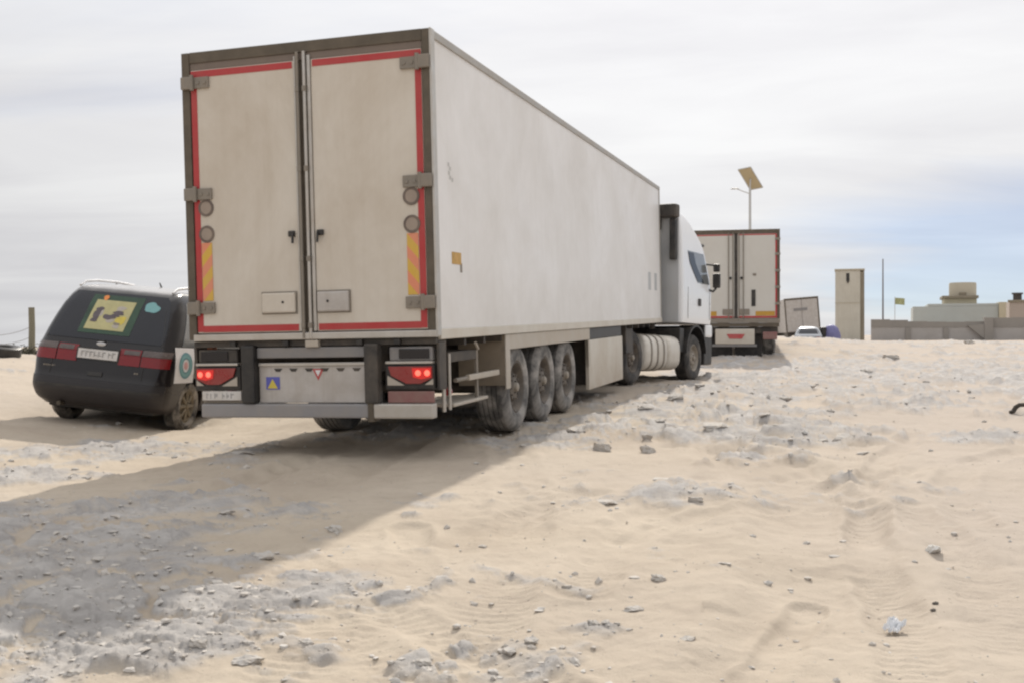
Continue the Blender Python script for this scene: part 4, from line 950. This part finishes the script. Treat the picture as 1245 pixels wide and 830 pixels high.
# ------------------------------------------------------------------ second trailer further on
def far_trailer():
    t = empty('semi_trailer', 'smaller looking white box trailer standing further on beyond the cab, closed doors', 'trailer', MT2)
    MB().box(-1.28, 1.28, .07, 13.3, 1.18, 3.93, .02).build('cargo_box', M_['side'], t)
    f = MB().box(-1.30, -1.22, -.015, .08, 1.12, 3.95, .006).box(1.22, 1.30, -.015, .08, 1.12, 3.95, .006).box(-1.219, 1.219, -.012, .08, 3.83, 3.951, .006)
    f.build('rear_frame', M_['frame'], t)
    for sx in (-1, 1):
        d = MB().box(sx * .05, sx * 1.215, -.004, .055, 1.26, 3.82, .01).build('door', M_['fardoor'], t)
        tp = MB().box(sx * 1.165, sx * 1.212, -.009, -.0045, 1.27, 3.81).box(sx * .06, sx * 1.164, -.009, -.0045, 3.775, 3.81).box(sx * .06, sx * 1.164, -.009, -.0045, 1.27, 1.325)
        tp.build('reflective_tape', M_['red_tape'], d)
        MB().box(sx * .58, sx * 1.15, -.010, -.0045, 1.335, 1.47).build('hazard_board', M_['orange'], d)
        MB().box(sx * .10, sx * .40, -.03, -.0045, 1.36, 1.54, .01).build('latch_plate', M_['hinge'], d)
        for x in (.09, .22): MB().tube([(sx * x, -.03, 1.2), (sx * x, -.03, 3.86)], .016, 8).build('lock_bar', M_['hinge'], d)
        MB().box(sx * .13, sx * .20, -.04, -.005, 2.44, 2.52, .01).build('handle', M_['black'], d)
        for z in (1.7, 2.2, 2.7, 3.2, 3.65): MB().box(sx * 1.16, sx * 1.315, -.04, -.016, z - .04, z + .04, .01).build('hinge', M_['hinge'], d)
        MB().box(sx * .8, sx * 1.22, .0, .1, .62, .85, .02).build('tail_lamp', M_['redpanel'], t)
        MB().box(sx * 1.262, sx * 1.30, .09, 13.3, 3.88, 3.955, .006).build('roof_rail', M_['rail'], t)
        for y in (2.75, 4.05, 5.35): wheel(t, sx * 1.22, y, .5, .5, .385, sx, M_['tyre'], M_['rim'], M_['hub'], holes=6)
        leg = MB().box(sx * .62, sx * .76, 10.4, 10.55, .03, 1.1, .01).box(sx * .57, sx * .81, 10.33, 10.62, .0, .028); leg.build('landing_leg', M_['dark'], t)
        MB().box(sx * .42, sx * .56, .3, 13, .85, 1.15, .01).build('chassis_rail', M_['dark'], t)
    MB().box(.46, .58, -.02, -.005, 1.62, 2.12).build('dark_vertical_slot', M_['black'], t)
    MB().box(.50, .60, -.02, -.005, 2.55, 2.62).build('dark_mark', M_['hinge'], t)
    MB().box(-.048, .048, .02, .05, 1.26, 3.83).build('door_seal', M_['dark'], t)
    MB().box(-1.28, 1.28, -.02, .09, 1.00, 1.115, .01).build('lower_beam', M_['frame'], t)
    MB().box(-1.29, 1.29, -.03, .09, 1.118, 1.25, .01).build('door_sill', M_['hinge'], t)
    rp = MB().box(-.62, .55, .0, .06, .48, .94, .02).build('rear_panel', M_['toolbox'], t)
    MB().prism([(-.28, .78), (.26, .78), (.18, .64), (-.20, .64)], .01, 'Y', -.014).build('red_reflector', M_['redprint'], rp)
    MB().box(-.72, .62, .02, .06, .40, .475, .01).build('bumper_bar', M_['grey'], t)
    for a, b in ((-.80, -.12), (-.04, .78)): MB().box(a, b, .55, .57, .06, .95, .004).build('mud_flap', M_['black'], t)
    MB().box(-1.24, 1.24, .10, .30, .80, .995, .01).build('rear_cross_member', M_['dark'], t)
far_trailer()

# ------------------------------------------------------------------ solar street lamp behind the far trailer
def solar_lamp():
    D = 46.0; b = at(912, 410, D); b.z = th(b.x, b.y) - .05
    t = empty('solar_street_lamp', 'solar street lamp on a tall thin pole rising behind the far trailer', 'street lamp', Matrix.Translation(b))
    top = at(911.5, 229, D) - b
    MB().tube([(0, 0, 0), (0, 0, top.z)], [.075, .05], 12).box(-.15, .15, -.15, .15, -.02, .06, .01).build('pole', M_['pole'], t, smooth=True)
    Lv = Vector((.62, .46, -.80)); Sv = Vector((.50, -.16, .085)); N = Sv.cross(Lv).normalized(); c = Vector((.02, 0, top.z + .40))
    def slab(a, th_, o): 
        V = [c + Lv * (i * a) + Sv * (j * a) + N * h for h in (o, o + th_) for (i, j) in ((-.5, -.5), (.5, -.5), (.5, .5), (-.5, .5))]
        return MB().add(V, [(3, 2, 1, 0), (4, 5, 6, 7), (0, 1, 5, 4), (1, 2, 6, 5), (2, 3, 7, 6), (3, 0, 4, 7)])
    pn = slab(1.0, .035, 0).build('solar_panel', M_['solarback'], t); slab(.95, .004, .037).build('solar_cells', M_['solarcell'], pn)
    fr = MB()
    for q in (((-.5, -.5), (.5, -.5)), ((.5, -.5), (.5, .5)), ((.5, .5), (-.5, .5)), ((-.5, .5), (-.5, -.5))):
        fr.tube([c + Lv * q[0][0] + Sv * q[0][1], c + Lv * q[1][0] + Sv * q[1][1]], .022, 6)
    fr.build('panel_frame', M_['pole'], pn)
    MB().tube([(0, 0, top.z - .02), c - N * .02], .03, 8).build('panel_bracket', M_['pole'], t)
    MB().tube([(0, 0, top.z - .25), (-.35, 0, top.z - .12), (-.52, 0, top.z - .05)], .022, 8).build('lamp_arm', M_['pole'], t, smooth=True)
    MB().box(-.80, -.48, -.07, .07, top.z - .06, top.z - .005, .015).build('lamp_head', M_['pole'], t)
solar_lamp()

# ------------------------------------------------------------------ buildings, wall and far things
def boxat(u0, u1, vt, vb, D, depth, ground=False):
    a, b = at(u0, vb, D), at(u1, vt, D); return a.x, b.x, a.y, a.y + depth, (a.z if not ground else None), b.z
def facade(u0, D, dyaw=0.0, g=None, drop=0.0):
    """front of a building seen from photograph column u0: pose facing the road, offsets along it, heights"""
    k0 = (u0 - IMW / 2) / FPX; ax, ay = k0 * D, D; yaw = -math.atan(k0) * .92 + dyaw; e = (math.cos(yaw), math.sin(yaw))
    if g is None: g = th(ax, ay)
    g -= drop
    def X(u): k = (u - IMW / 2) / FPX; return (k * ay - ax) / (e[0] - k * e[1])
    def Z(v, u=None): return at(u or u0, v, D - (X(u) * math.sin(-yaw) if u else 0)).z - g
    return pose((ax, ay, g), yaw), X, Z
def far_things():
    # tall square tower
    mp, X, Z = facade(1015.5, 105.0, -.03, drop=.3); x1 = X(1046); h = Z(329.5)
    t = empty('square_tower', 'tall narrow sand coloured tower with a dark slot under its flat top', 'tower', mp)
    MB().box(0, x1, 0, 2.8, 0, h, .03).build('shaft', M_['tower'], t)
    MB().box(x1 + .002, X(1051), .06, 2.75, 0, h - .12, .03).build('dark_side_face', M_['towerdark'], t)  # darker block forming the tower's narrow right face
    MB().box(-.06, X(1051.5), -.08, 2.88, h + .002, h + .17, .03).build('cap', M_['dome'], t)
    MB().box(x1 * .44, x1 * .57, -.02, .03, h - 1.05, h - .25).build('slot_window', M_['black'], t)
    MB().box(-.02, x1 + .01, -.03, .03, h * .55, h * .56).build('string_course', M_['dome'], t)
    MB().box(x1 * .47, x1 * .54, -.1, -.03, h - 1.2, h - 1.0).build('vent', M_['dark'], t)
    # mast
    D = 100.0; a = at(1073.5, 390, D); g = th(a.x, a.y); hm = at(1073, 315, D).z - g
    t = empty('antenna_mast', 'thin grey antenna mast standing beside the square tower', 'mast', Matrix.Translation((a.x, a.y, g)))
    MB().tube([(0, 0, 0), (0, 0, hm)], [.10, .055], 8).build('pole', M_['mast'], t); MB().box(-.25, .25, -.2, .2, 0, 1.9, .05).build('base_box', M_['mast'], t)
    # long compound wall in bays
    mp, X, Z = facade(1059, 88.0, .02, .55)
    t = empty('compound_wall', 'long low grey wall with pale lower bays across the right horizon', 'wall', mp)
    us = [1059, 1082, 1104, 1127, 1150, 1173, 1196, 1207, 1232, 1260, 1330]; vts = [388.5, 389.2, 390.8, 391.2, 391.5, 391, 386, 386.5, 386, 386]
    for i, (u0, u1) in enumerate(zip(us[:-1], us[1:])):
        vt = vts[i]; zt = Z(vt, u0); zm = Z(398, u0)
        if u0 == 1196:
            MB().box(X(u0) + .01, X(u1) - .01, -.35, .45, -.5, zt, .03).build('gate_post', M_['concrete'], t)
            MB().prism([(X(u0) - 1.2, Z(396, u0)), (X(u0), Z(394, u0)), (X(u0), Z(412, u0))], .5, 'Y', -.3).build('buttress', M_['concrete'], t); continue
        MB().box(X(u0), X(u1), 0, .3, zm, zt).build('coping_band', M_['concrete'], t)
        MB().box(X(u0), X(u1), .04, .26, -.5, zm).build('wall_panel', M_['concrete_pale'], t)
        if i in (2, 4): MB().box(X(u0) - .2, X(u0) + .2, -.06, -.01, -.5, zm - .02, .02).build('pier', M_['concrete'], t)
    # pale blue building with a turret
    D = 128.0; g = .3
    mp, X2, Z2 = facade(1110, D, 0, g)
    t = empty('pale_blue_building', 'low pale blue green building with a tan turret on its roof behind the wall', 'building', mp)
    MB().box(0, X2(1214), 0, 9, 0, Z2(373, 1110), .04).build('main_block', M_['paleblue'], t)
    MB().box(X2(1128), X2(1214.3), -.02, 9.1, Z2(373) + .002, Z2(369.5, 1150), .04).build('roof_parapet', M_['paleblue'], t)
    MB().box(X2(1214) + .02, X2(1224), -.3, 8, 0, Z2(367.5, 1215), .04).build('ochre_wing', M_['ochre'], t)
    tu = MB().box(X2(1149), X2(1189.5), 2, 7, Z2(371), Z2(362.5, 1165), .05).build('turret_base', M_['ochre'], t)
    MB().box(X2(1146.5), X2(1191.5), 1.6, 7.4, Z2(362.5, 1165) + .003, Z2(359, 1165), .05).build('cornice', M_['towerdark'], tu)
    MB().lathe([(0.01, Z2(359, 1170)), (1.54, Z2(359, 1170)), (1.54, Z2(343.5, 1170)), (1.48, Z2(342, 1170)), (.01, Z2(341.8, 1170))], ((X2(1157) + X2(1188.5)) / 2 + .1, 4.5, 0), 'Z', 28).build('turret', M_['dome'], t, smooth=True)
    MB().box(X2(1168), X2(1177), 2.3, 3.0, Z2(359, 1170), Z2(354.5, 1170), .1).build('roof_unit', M_['towerdark'], t)
    # pinkish house at the right edge
    mp, X3, Z3 = facade(1227, 112.0, 0, g)
    t = empty('pinkish_house', 'pinkish house with a dark roof tank at the right edge behind the wall', 'house', mp)
    MB().box(0, X3(1300), -.2, 9, 0, Z3(366), .04).build('main_block', M_['pinkish'], t)
    MB().box(-.15, X3(1302), -.32, -.22, Z3(368), Z3(365), .02).build('eave', M_['towerdark'], t)
    MB().lathe([(.01, Z3(366)), (.42, Z3(366)), (.42, Z3(358)), (.55, Z3(357.8)), (.55, Z3(356)), (.01, Z3(355.8))], (X3(1237.5), 1.0, 0), 'Z', 16).build('roof_tank', M_['dark'], t, smooth=True)
    # flag
    D = 118.0; a = at(1088, 402, D); hp = at(1088, 361, D).z - g
    t = empty('flag_pole', 'thin pole with a small greenish flag above the compound wall', 'flag', Matrix.Translation((a.x, a.y, g)))
    MB().tube([(0, 0, 0), (0, 0, hp)], .035, 8).build('pole', M_['pole'], t)
    patch(lambda u, v: (.06 + 1.05 * u, .14 * math.sin(u * 7 + v), hp - .1 - .72 * v - .10 * u), np.linspace(0, 1, 12), np.linspace(0, 1, 5), (0, 1, 0), .012).build('flag', M_['flag'], t, smooth=True)
    # parked trailer rear between the far trailer and the tower
    D = 84.0; a = at(978, 408, D); g = th(a.x, a.y)
    t = empty('parked_trailer', 'grey white box trailer parked askew beyond the silver car', 'trailer', pose((a.x, a.y, g - .1), R_(-9), 0, R_(-4.5)))
    hb = at(978, 362, D).z - g + .1
    MB().box(-1.28, 1.28, .05, 10, .75, hb, .03).build('cargo_box', M_['panelgrey'], t)
    MB().box(-1.30, 1.30, -.01, .04, hb - .12, hb + .02, .01).box(1.2, 1.30, -.012, .04, .75, hb - .13, .01).box(-1.3, -1.22, -.012, .04, .75, hb - .13, .01).build('rear_frame', M_['frame'], t)
    for sx in (-1, 1):
        MB().box(sx * .03, sx * 1.19, -.005, .04, .8, hb - .14, .01).build('door', M_['panelgrey'], t)
        for y in (1.5, 2.8): wheel(t, sx * 1.2, y, .5, .5, .36, sx, M_['tyre'], M_['rim'], M_['hub'], holes=6)
    MB().box(-.62, .42, -.02, -.006, hb - 1.0, hb - .78).build('dark_lettering', M_['grey'], t)
    MB().box(-1.0, 1.0, .3, 9.8, .5, .74, .02).build('chassis', M_['dark'], t)
    # second parked trailer, mostly hidden behind it
    D = 92.0; a = at(953, 408, D); g = th(a.x, a.y)
    t = empty('parked_trailer', 'pale box trailer half hidden at the right edge of the far trailer', 'trailer', pose((a.x - .35, a.y, g - .1), R_(-12), 0, 0))
    hb = at(953, 375, D).z - g + .1
    MB().box(-1.1, 1.1, .05, 7, .7, hb, .03).build('cargo_box', M_['toolbox'], t); MB().box(-1.12, 1.12, -.01, .045, hb - .1, hb + .02).box(.2, .3, -.012, .045, .7, hb - .11).build('rear_frame', M_['rail'], t)
    for sx in (-1, 1):
        MB().box(sx * .02 if sx < 0 else .32, sx * 1.08, -.005, .045, .75, hb - .12).build('door', M_['toolbox'], t)
        wheel(t, sx * 1.05, 1.6, .48, .48, .3, sx, M_['tyre'], M_['rim'], M_['hub'], holes=6)
    MB().box(-.9, .9, .3, 6.8, .48, .69).build('chassis', M_['dark'], t)
    # silver car
    D = 70.0; a = at(983, 420, D); g = th(a.x, a.y); zt = at(983, 396, D).z
    t = empty('silver_car', 'silver car beyond the sand crest glinting in front of the parked trailer', 'car', pose((a.x, a.y, zt - 1.50), R_(-14), 0, 0))
    tab = [(.2, .1, 4.2, .80, .2, .3, .05, .1), (.5, .0, 4.3, .86, .22, .35, .05, .15), (.85, .05, 4.2, .86, .22, .35, .05, .15), (.95, .25, 3.6, .82, .2, .35, .05, .15), (1.2, .6, 2.8, .72, .2, .3, .05, .15), (1.38, .95, 2.4, .60, .2, .3, .05, .1), (1.44, 1.2, 2.1, .45, .2, .25, .05, .1), (1.46, 1.4, 1.9, .2, .1, .1, 0, 0)]
    B = Body(tab, None); B.mesh(np.concatenate([np.linspace(.2, 1.38, 18), [1.41, 1.44, 1.455, 1.46]])).build('body', M_['silvercar'], t, smooth=True)
    patch(lambda u, v: ((u - .5) * 2 * (B.par(.97 + .34 * v)[2] - .1), B.rear((u - .5) * 2 * (B.par(.97 + .34 * v)[2] - .1), .97 + .34 * v, .008), .97 + .34 * v), np.linspace(0, 1, 10), np.linspace(0, 1, 6), (0, 1, 0)).build('rear_window', M_['glass'], t)
    for sx in (-1, 1):
        patch(lambda u, v: (sx * (B.par(.98 + .3 * v)[2] + .008), np.interp(v, [0, 1], [.75, 1.1]) + np.interp(v, [0, 1], [2.6, 1.4]) * u, .98 + .3 * v), np.linspace(0, 1, 5), np.linspace(0, 1, 4), (-sx, 0, 0)).build('side_window', M_['glass'], t)
        MB().box(sx * .5, sx * .78, -.02, .06, .62, .78, .02).build('tail_light', M_['lamp_red'], t)
        for y in (.8, 3.4): wheel(t, sx * .87, y, .3, .3, .2, sx, M_['cartyre'], M_['hub'], M_['hub'], holes=5, big=False)
    # blue covered bundle
    D = 72.0; a = at(1011, 411, D); g = min(th(a.x, a.y), a.z)
    zt = at(1011, 394.5, D).z - g
    t = empty('covered_bundle', 'violet blue tarpaulin covered bundle standing left of the square tower', 'bundle', Matrix.Translation((a.x, a.y, g - .05)))
    n = 18; secs = [(0, .52), (.25, .56), (.5, .53), (.75, .46), (.9, .34), (1.0, .12)]; r4 = random.Random(3); V = []
    for (k, r) in secs:
        for q in range(n): V.append((r * math.cos(2 * math.pi * q / n) * (1 + .12 * math.sin(3 * q + k * 5)), .8 * r * math.sin(2 * math.pi * q / n), k * zt + .04 * r4.random()))
    MB().add(V, [(i * n + k, i * n + (k + 1) % n, (i + 1) * n + (k + 1) % n, (i + 1) * n + k) for i in range(len(secs) - 1) for k in range(n)] + [tuple((len(secs) - 1) * n + k for k in range(n))]).build('tarpaulin', M_['tarp'], t, smooth=True)
    MB().box(-.72, -.40, -.25, .35, 0, zt * .88, .06).build('dark_left_block', M_['black'], t)  # black block forming the bundle's dark left side
far_things()

# ------------------------------------------------------------------ fence, tyre and brush at the left edge
def left_things():
    D = 25.0; a = at(38.5, 424, D); g = th(a.x, a.y); ztop = at(38.5, 374, D).z
    t = empty('wire_fence', 'weathered fence post with slack wires at the left horizon', 'fence', Matrix.Translation((a.x, a.y, g - .1)))
    MB().tube([(0, 0, 0), (.01, 0, (ztop - g + .1) * .6), (0, 0, ztop - g + .1)], [.078, .072, .070], 10).build('post', M_['wood'], t, smooth=True)
    b = at(-60, 424, 24.0); gb = th(b.x, b.y)
    MB().tube([(b.x - a.x, b.y - a.y, gb - g), (b.x - a.x, b.y - a.y, gb - g + 1.0)], .06, 8).build('post', M_['wood'], t, smooth=True)
    H = ztop - g + .1
    for k, (f0, f1) in enumerate(((.62, .55), (.42, .38))):
        p0, p1 = Vector((0, 0, H * f0)), Vector((b.x - a.x, b.y - a.y, gb - g + .1 + f1)); pts = []
        for s in np.linspace(0, 1, 9): q = p0.lerp(p1, s); q.z -= .22 * 4 * s * (1 - s); pts.append(q)
        MB().tube(pts, .006, 5).build('wire', M_['wire'], t)
    # old tyre lying on the bank
    a = at(4, 434, 22.0); g = th(a.x, a.y)
    t = empty('old_tyre', 'old black tyre lying on the sand bank at the left edge', 'tyre', pose((a.x, a.y, g + .02), .3, .12, .1))
    MB().lathe([(.17, .02), (.20, .0), (.30, .0), (.335, .03), (.335, .19), (.30, .215), (.20, .215), (.17, .195), (.17, .02)], (0, 0, 0), 'Z', 32).build('casing', M_['black'], t, smooth=True)
    # low dry brush beside the post
    a = at(30, 424, 24.5); g = th(a.x, a.y)
    t = empty('dry_shrub', 'low dark dry shrub at the foot of the fence post', 'shrub', Matrix.Translation((a.x, a.y, g - .03)))
    r5 = random.Random(12); st = MB()
    for k in range(70):
        x0, y0 = r5.gauss(-.02, .16), r5.gauss(0, .12); h = r5.uniform(.10, .26); dx, dy = r5.gauss(0, .16), r5.gauss(0, .12)
        st.tube([(x0, y0, 0), (x0 + dx * .4, y0 + dy * .4, h * .6), (x0 + dx, y0 + dy, h)], [.012, .009, .004], 5)
    st.build('stems', M_['shrub'], t)
    lf = MB()
    for k in range(420):
        c = Vector((r5.gauss(-.02, .2), r5.gauss(0, .15), abs(r5.gauss(.08, .07)))); u = Vector((r5.uniform(-1, 1), r5.uniform(-1, 1), r5.uniform(-.4, 1))).normalized() * .035; w = u.orthogonal().normalized() * .012
        lf.add([c - u, c + w, c + u, c - w], [(0, 1, 2, 3)])
    lf.build('leaves', M_['shrub'], t)['kind'] = 'stuff'
left_things()

# ------------------------------------------------------------------ stones and litter
def rock_mesh(seed, name, m, flat=.55, sub=4, jag=.20):
    bm = bmesh.new(); bmesh.ops.create_icosphere(bm, subdivisions=sub, radius=1.0)
    P = np.array([v.co[:] for v in bm.verts]); q = P.copy()
    r = np.random.default_rng(seed)
    for k in range(13):                                     # chop with planes for broken faces
        nrm = r.normal(size=3); nrm /= np.linalg.norm(nrm); d = r.uniform(.42, .80); s = q @ nrm; q = q - np.outer(np.clip(s - d, 0, None), nrm) * .98
    n1 = fbm(P[:, 0] * 2.3 + seed, P[:, 1] * 2.3 + P[:, 2] * 1.9, seed, 4); q = q * (1 + jag * n1)[:, None]
    q[:, 2] *= flat; q[:, 0] *= 1.0 + .25 * r.random(); q[:, 1] *= .7 + .25 * r.random(); q /= np.abs(q[:, 0]).max()
    for v, c in zip(bm.verts, q): v.co = Vector(c)
    me = bpy.data.meshes.new(name); bm.to_mesh(me); bm.free(); me.materials.append(m)
    for pl in me.polygons: pl.use_smooth = False
    return me
ROCKS = [rock_mesh(s, 'stone', M_['rock'], fl) for s, fl in ((1, .5), (2, .42), (3, .6), (4, .35), (5, .5), (6, .45))]
def put(name, me, u, v, wpx, label, cat, group=None, sink=.22, rz=None, sy=1.0, sz=1.0):
    x, y = gp(u, v); w = wpx / FPX * y * .5; o = bpy.data.objects.new(name, me); COL.objects.link(o)
    hz = max(c.co.z for c in me.vertices) * w * sz
    o.location = (x, y, th(x, y) + hz * (1 - 2 * sink) * .45); o.scale = (w, w * sy, w * sz); o.rotation_euler = (random.uniform(-.12, .12), random.uniform(-.12, .12), rz if rz is not None else random.uniform(-.5, .5))
    return tag(o, label, cat, group)
WH = rock_mesh(31, 'stone', M_['rockwhite'], .6); DK = rock_mesh(32, 'stone', M_['rockdark'], .7, 2)
put('stone', WH, 1132, 673, 25, 'lone white stone lying on smooth sand at the right', 'stone', rz=.4, sink=.15, sz=1.1)
put('stone', DK, 1138, 737, 9, 'upper one of two small dark pebbles near the white paper scrap', 'stone', sink=.1)
put('stone', DK, 1135, 744, 8, 'lower one of two small dark pebbles near the white paper scrap', 'stone', sink=.1)
for (u, v, w, k, lb) in ((731, 550, 30, 0, 'grey stone to the left of the upright stone right of the trailer wheels'), (789, 552, 22, 2, 'upright dark grey stone standing alone in the sand right of the trailer wheels'),
                         (786, 539, 16, 4, 'small stone just behind the upright dark grey stone'), (868, 529, 46, 3, 'wide flat grey slab nearest the cab in the right sand field'), (1026, 536, 50, 1, 'largest flat grey slab in the right sand field'),
                         (1050, 553, 28, 3, 'small flat slab in front of the largest grey slab'), (806, 590, 46, 3, 'broad pale slab in open sand right of the trailer shadow'), (735, 612, 36, 3, 'thin low slab left of the broad pale slab'),
                         (845, 612, 24, 0, 'rounded grey stone right of the broad pale slab'), (802, 706, 22, 2, 'dark grey lump in the middle foreground sand'), (772, 742, 34, 1, 'blue grey broken slab in the middle foreground'),
                         (836, 788, 26, 5, 'grey lump alone near the bottom edge'), (292, 555, 38, 3, 'dark flat stone on the edge of the trailer shadow behind the car'), (300, 806, 42, 5, 'grey broken stone at the bottom left in the lit crust'),
                         (322, 682, 40, 1, 'dark grey stone on the lower edge of the trailer shadow'), (645, 786, 22, 4, 'small blue grey stone in the lower middle sand'), (1180, 418, 16, 2, 'dark stone lying close in front of the compound wall')):
    put('stone', ROCKS[k], u, v, w, lb, 'stone', sz=1.15 if 'upright' not in lb else 1.7, sink=.38)
r6 = random.Random(21); npl = 0
ORD = 'leftmost,second from the left,third from the left,fourth from the left,fifth from the left,sixth from the left,sixth from the right,fifth from the right,fourth from the right,third from the right,second from the right,rightmost'.split(',')
ZONES = [((640, 1000, 470, 560), 12, 'grey stone in the rubble beside the trailer wheels', 'stones in the rubble beside the trailer', (13, 30)),
         ((950, 1245, 425, 520), 12, 'low stone on the far sand field before the wall', 'stones on the far sand field', (11, 24)),
         ((20, 420, 625, 720), 10, 'grey stone lying in the trailer shadow', 'stones inside the trailer shadow', (12, 32)),
         ((30, 620, 785, 828), 12, 'grey stone bedded in crust along the bottom edge', 'stones along the bottom edge', (12, 34)),
         ((650, 900, 625, 770), 10, 'small grey stone in the open middle foreground sand', 'stones in the middle foreground sand', (9, 20)),
         ((0, 260, 535, 600), 8, 'grey stone on lit sand in front of the dark car', 'stones in front of the dark car', (9, 20))]
for (u0, u1, v0, v1), cnt, lb, grp, (w0, w1) in ZONES:
    spots = []; tries = 0
    while len(spots) < cnt and tries < 4000:
        tries += 1; u, v = r6.uniform(u0, u1), r6.uniform(v0, v1)
        if any(abs(u - a) < (u1 - u0) / cnt * .45 for a, _ in spots): continue
        x, y = gp(u, v)
        if terrain(np.array([x]), np.array([y]))[1][0] < .35 and tries < 2500: continue
        loc = MT.inverted() @ Vector((x, y, 0))
        if -1.45 < loc.x < 1.6 and loc.y > 0: continue
        spots.append((u, v))
    spots.sort(); half = len(spots) // 2
    names = ORD[:half + len(spots) % 2] + ORD[len(ORD) - half:]
    for (u, v), nm in zip(spots, names):
        put('stone', r6.choice(ROCKS), u, v, w0 + (w1 - w0) * r6.random() ** 1.6, lb + ', ' + nm, 'stone', grp, sink=.48, rz=r6.uniform(-.6, .6), sz=r6.uniform(.8, 1.3))
def litter():
    x, y = gp(1087, 760); z = th(x, y)
    bm = bmesh.new(); bmesh.ops.create_grid(bm, x_segments=14, y_segments=10, size=.5)
    for v in bm.verts:
        n = fbm(np.array([v.co.x * 4]), np.array([v.co.y * 4]), 71, 3)[0]; v.co = Vector((v.co.x * .07, v.co.y * .095, .015 + .03 * n + .025 * abs(v.co.x)))
    bmesh.ops.solidify(bm, geom=bm.faces[:], thickness=.002)
    me = bpy.data.meshes.new('paper_scrap'); bm.to_mesh(me); bm.free(); me.materials.append(M_['paper'])
    o = bpy.data.objects.new('paper_scrap', me); COL.objects.link(o); o.location = (x, y, z + .01); o.rotation_euler = (.35, .2, -.7); tag(o, 'crumpled white paper scrap on the sand at the lower right', 'litter')
    x, y = gp(1237, 504); z = th(x, y)
    o = MB().tube([(-.12, .0, .01), (-.06, .02, .025), (-.02, .02, .09), (.03, 0, .13), (.12, -.02, .135), (.22, .02, .11)], [.03, .038, .04, .036, .034, .02], 8).build('rubber_strip', M_['rockdark'], None, smooth=True)
    o.scale = (.8, .8, .8); o.location = (x, y, z); tag(o, 'bent dark strip of rubber lying at the right edge', 'litter')
litter()
# loose grit: thousands of thumb-sized stones, nobody could count them
def grit():
    ico = bmesh.new(); bmesh.ops.create_icosphere(ico, subdivisions=1, radius=1); tv = np.array([v.co[:] for v in ico.verts]); tf = np.array([[v.index for v in f.verts] for f in ico.faces]); ico.free()
    n = 9000; r = np.random.default_rng(5)
    u = r.uniform(-60, 1300, n); inv = r.uniform(1 / 26, 1 / 3.8, n); y = 1 / inv; x = (u - IMW / 2) / FPX * y
    h, cr = terrain(x, y); keep = r.random(n) < (.06 + .80 * cr); x, y, h = x[keep], y[keep], h[keep]; n = len(x)
    s = (.004 + .016 * r.random(n) ** 4) * (.7 + y * .075); sc = np.stack([s * r.uniform(.8, 1.5, n), s * r.uniform(.8, 1.5, n), s * r.uniform(.4, .9, n)], 1)
    V = tv[None] * (1 + .25 * r.normal(size=(n, len(tv), 1))) * sc[:, None, :] + np.stack([x, y, h + s * .15], 1)[:, None, :]
    F = (tf[None] + (np.arange(n) * len(tv))[:, None, None]).reshape(-1, 3)
    me = bpy.data.meshes.new('gravel'); me.from_pydata(V.reshape(-1, 3).tolist(), [], F.tolist()); me.materials.append(M_['rock'])
    o = bpy.data.objects.new('gravel', me); COL.objects.link(o); tag(o, 'fine grey gravel strewn over the sand', 'gravel', kind='stuff')
grit()
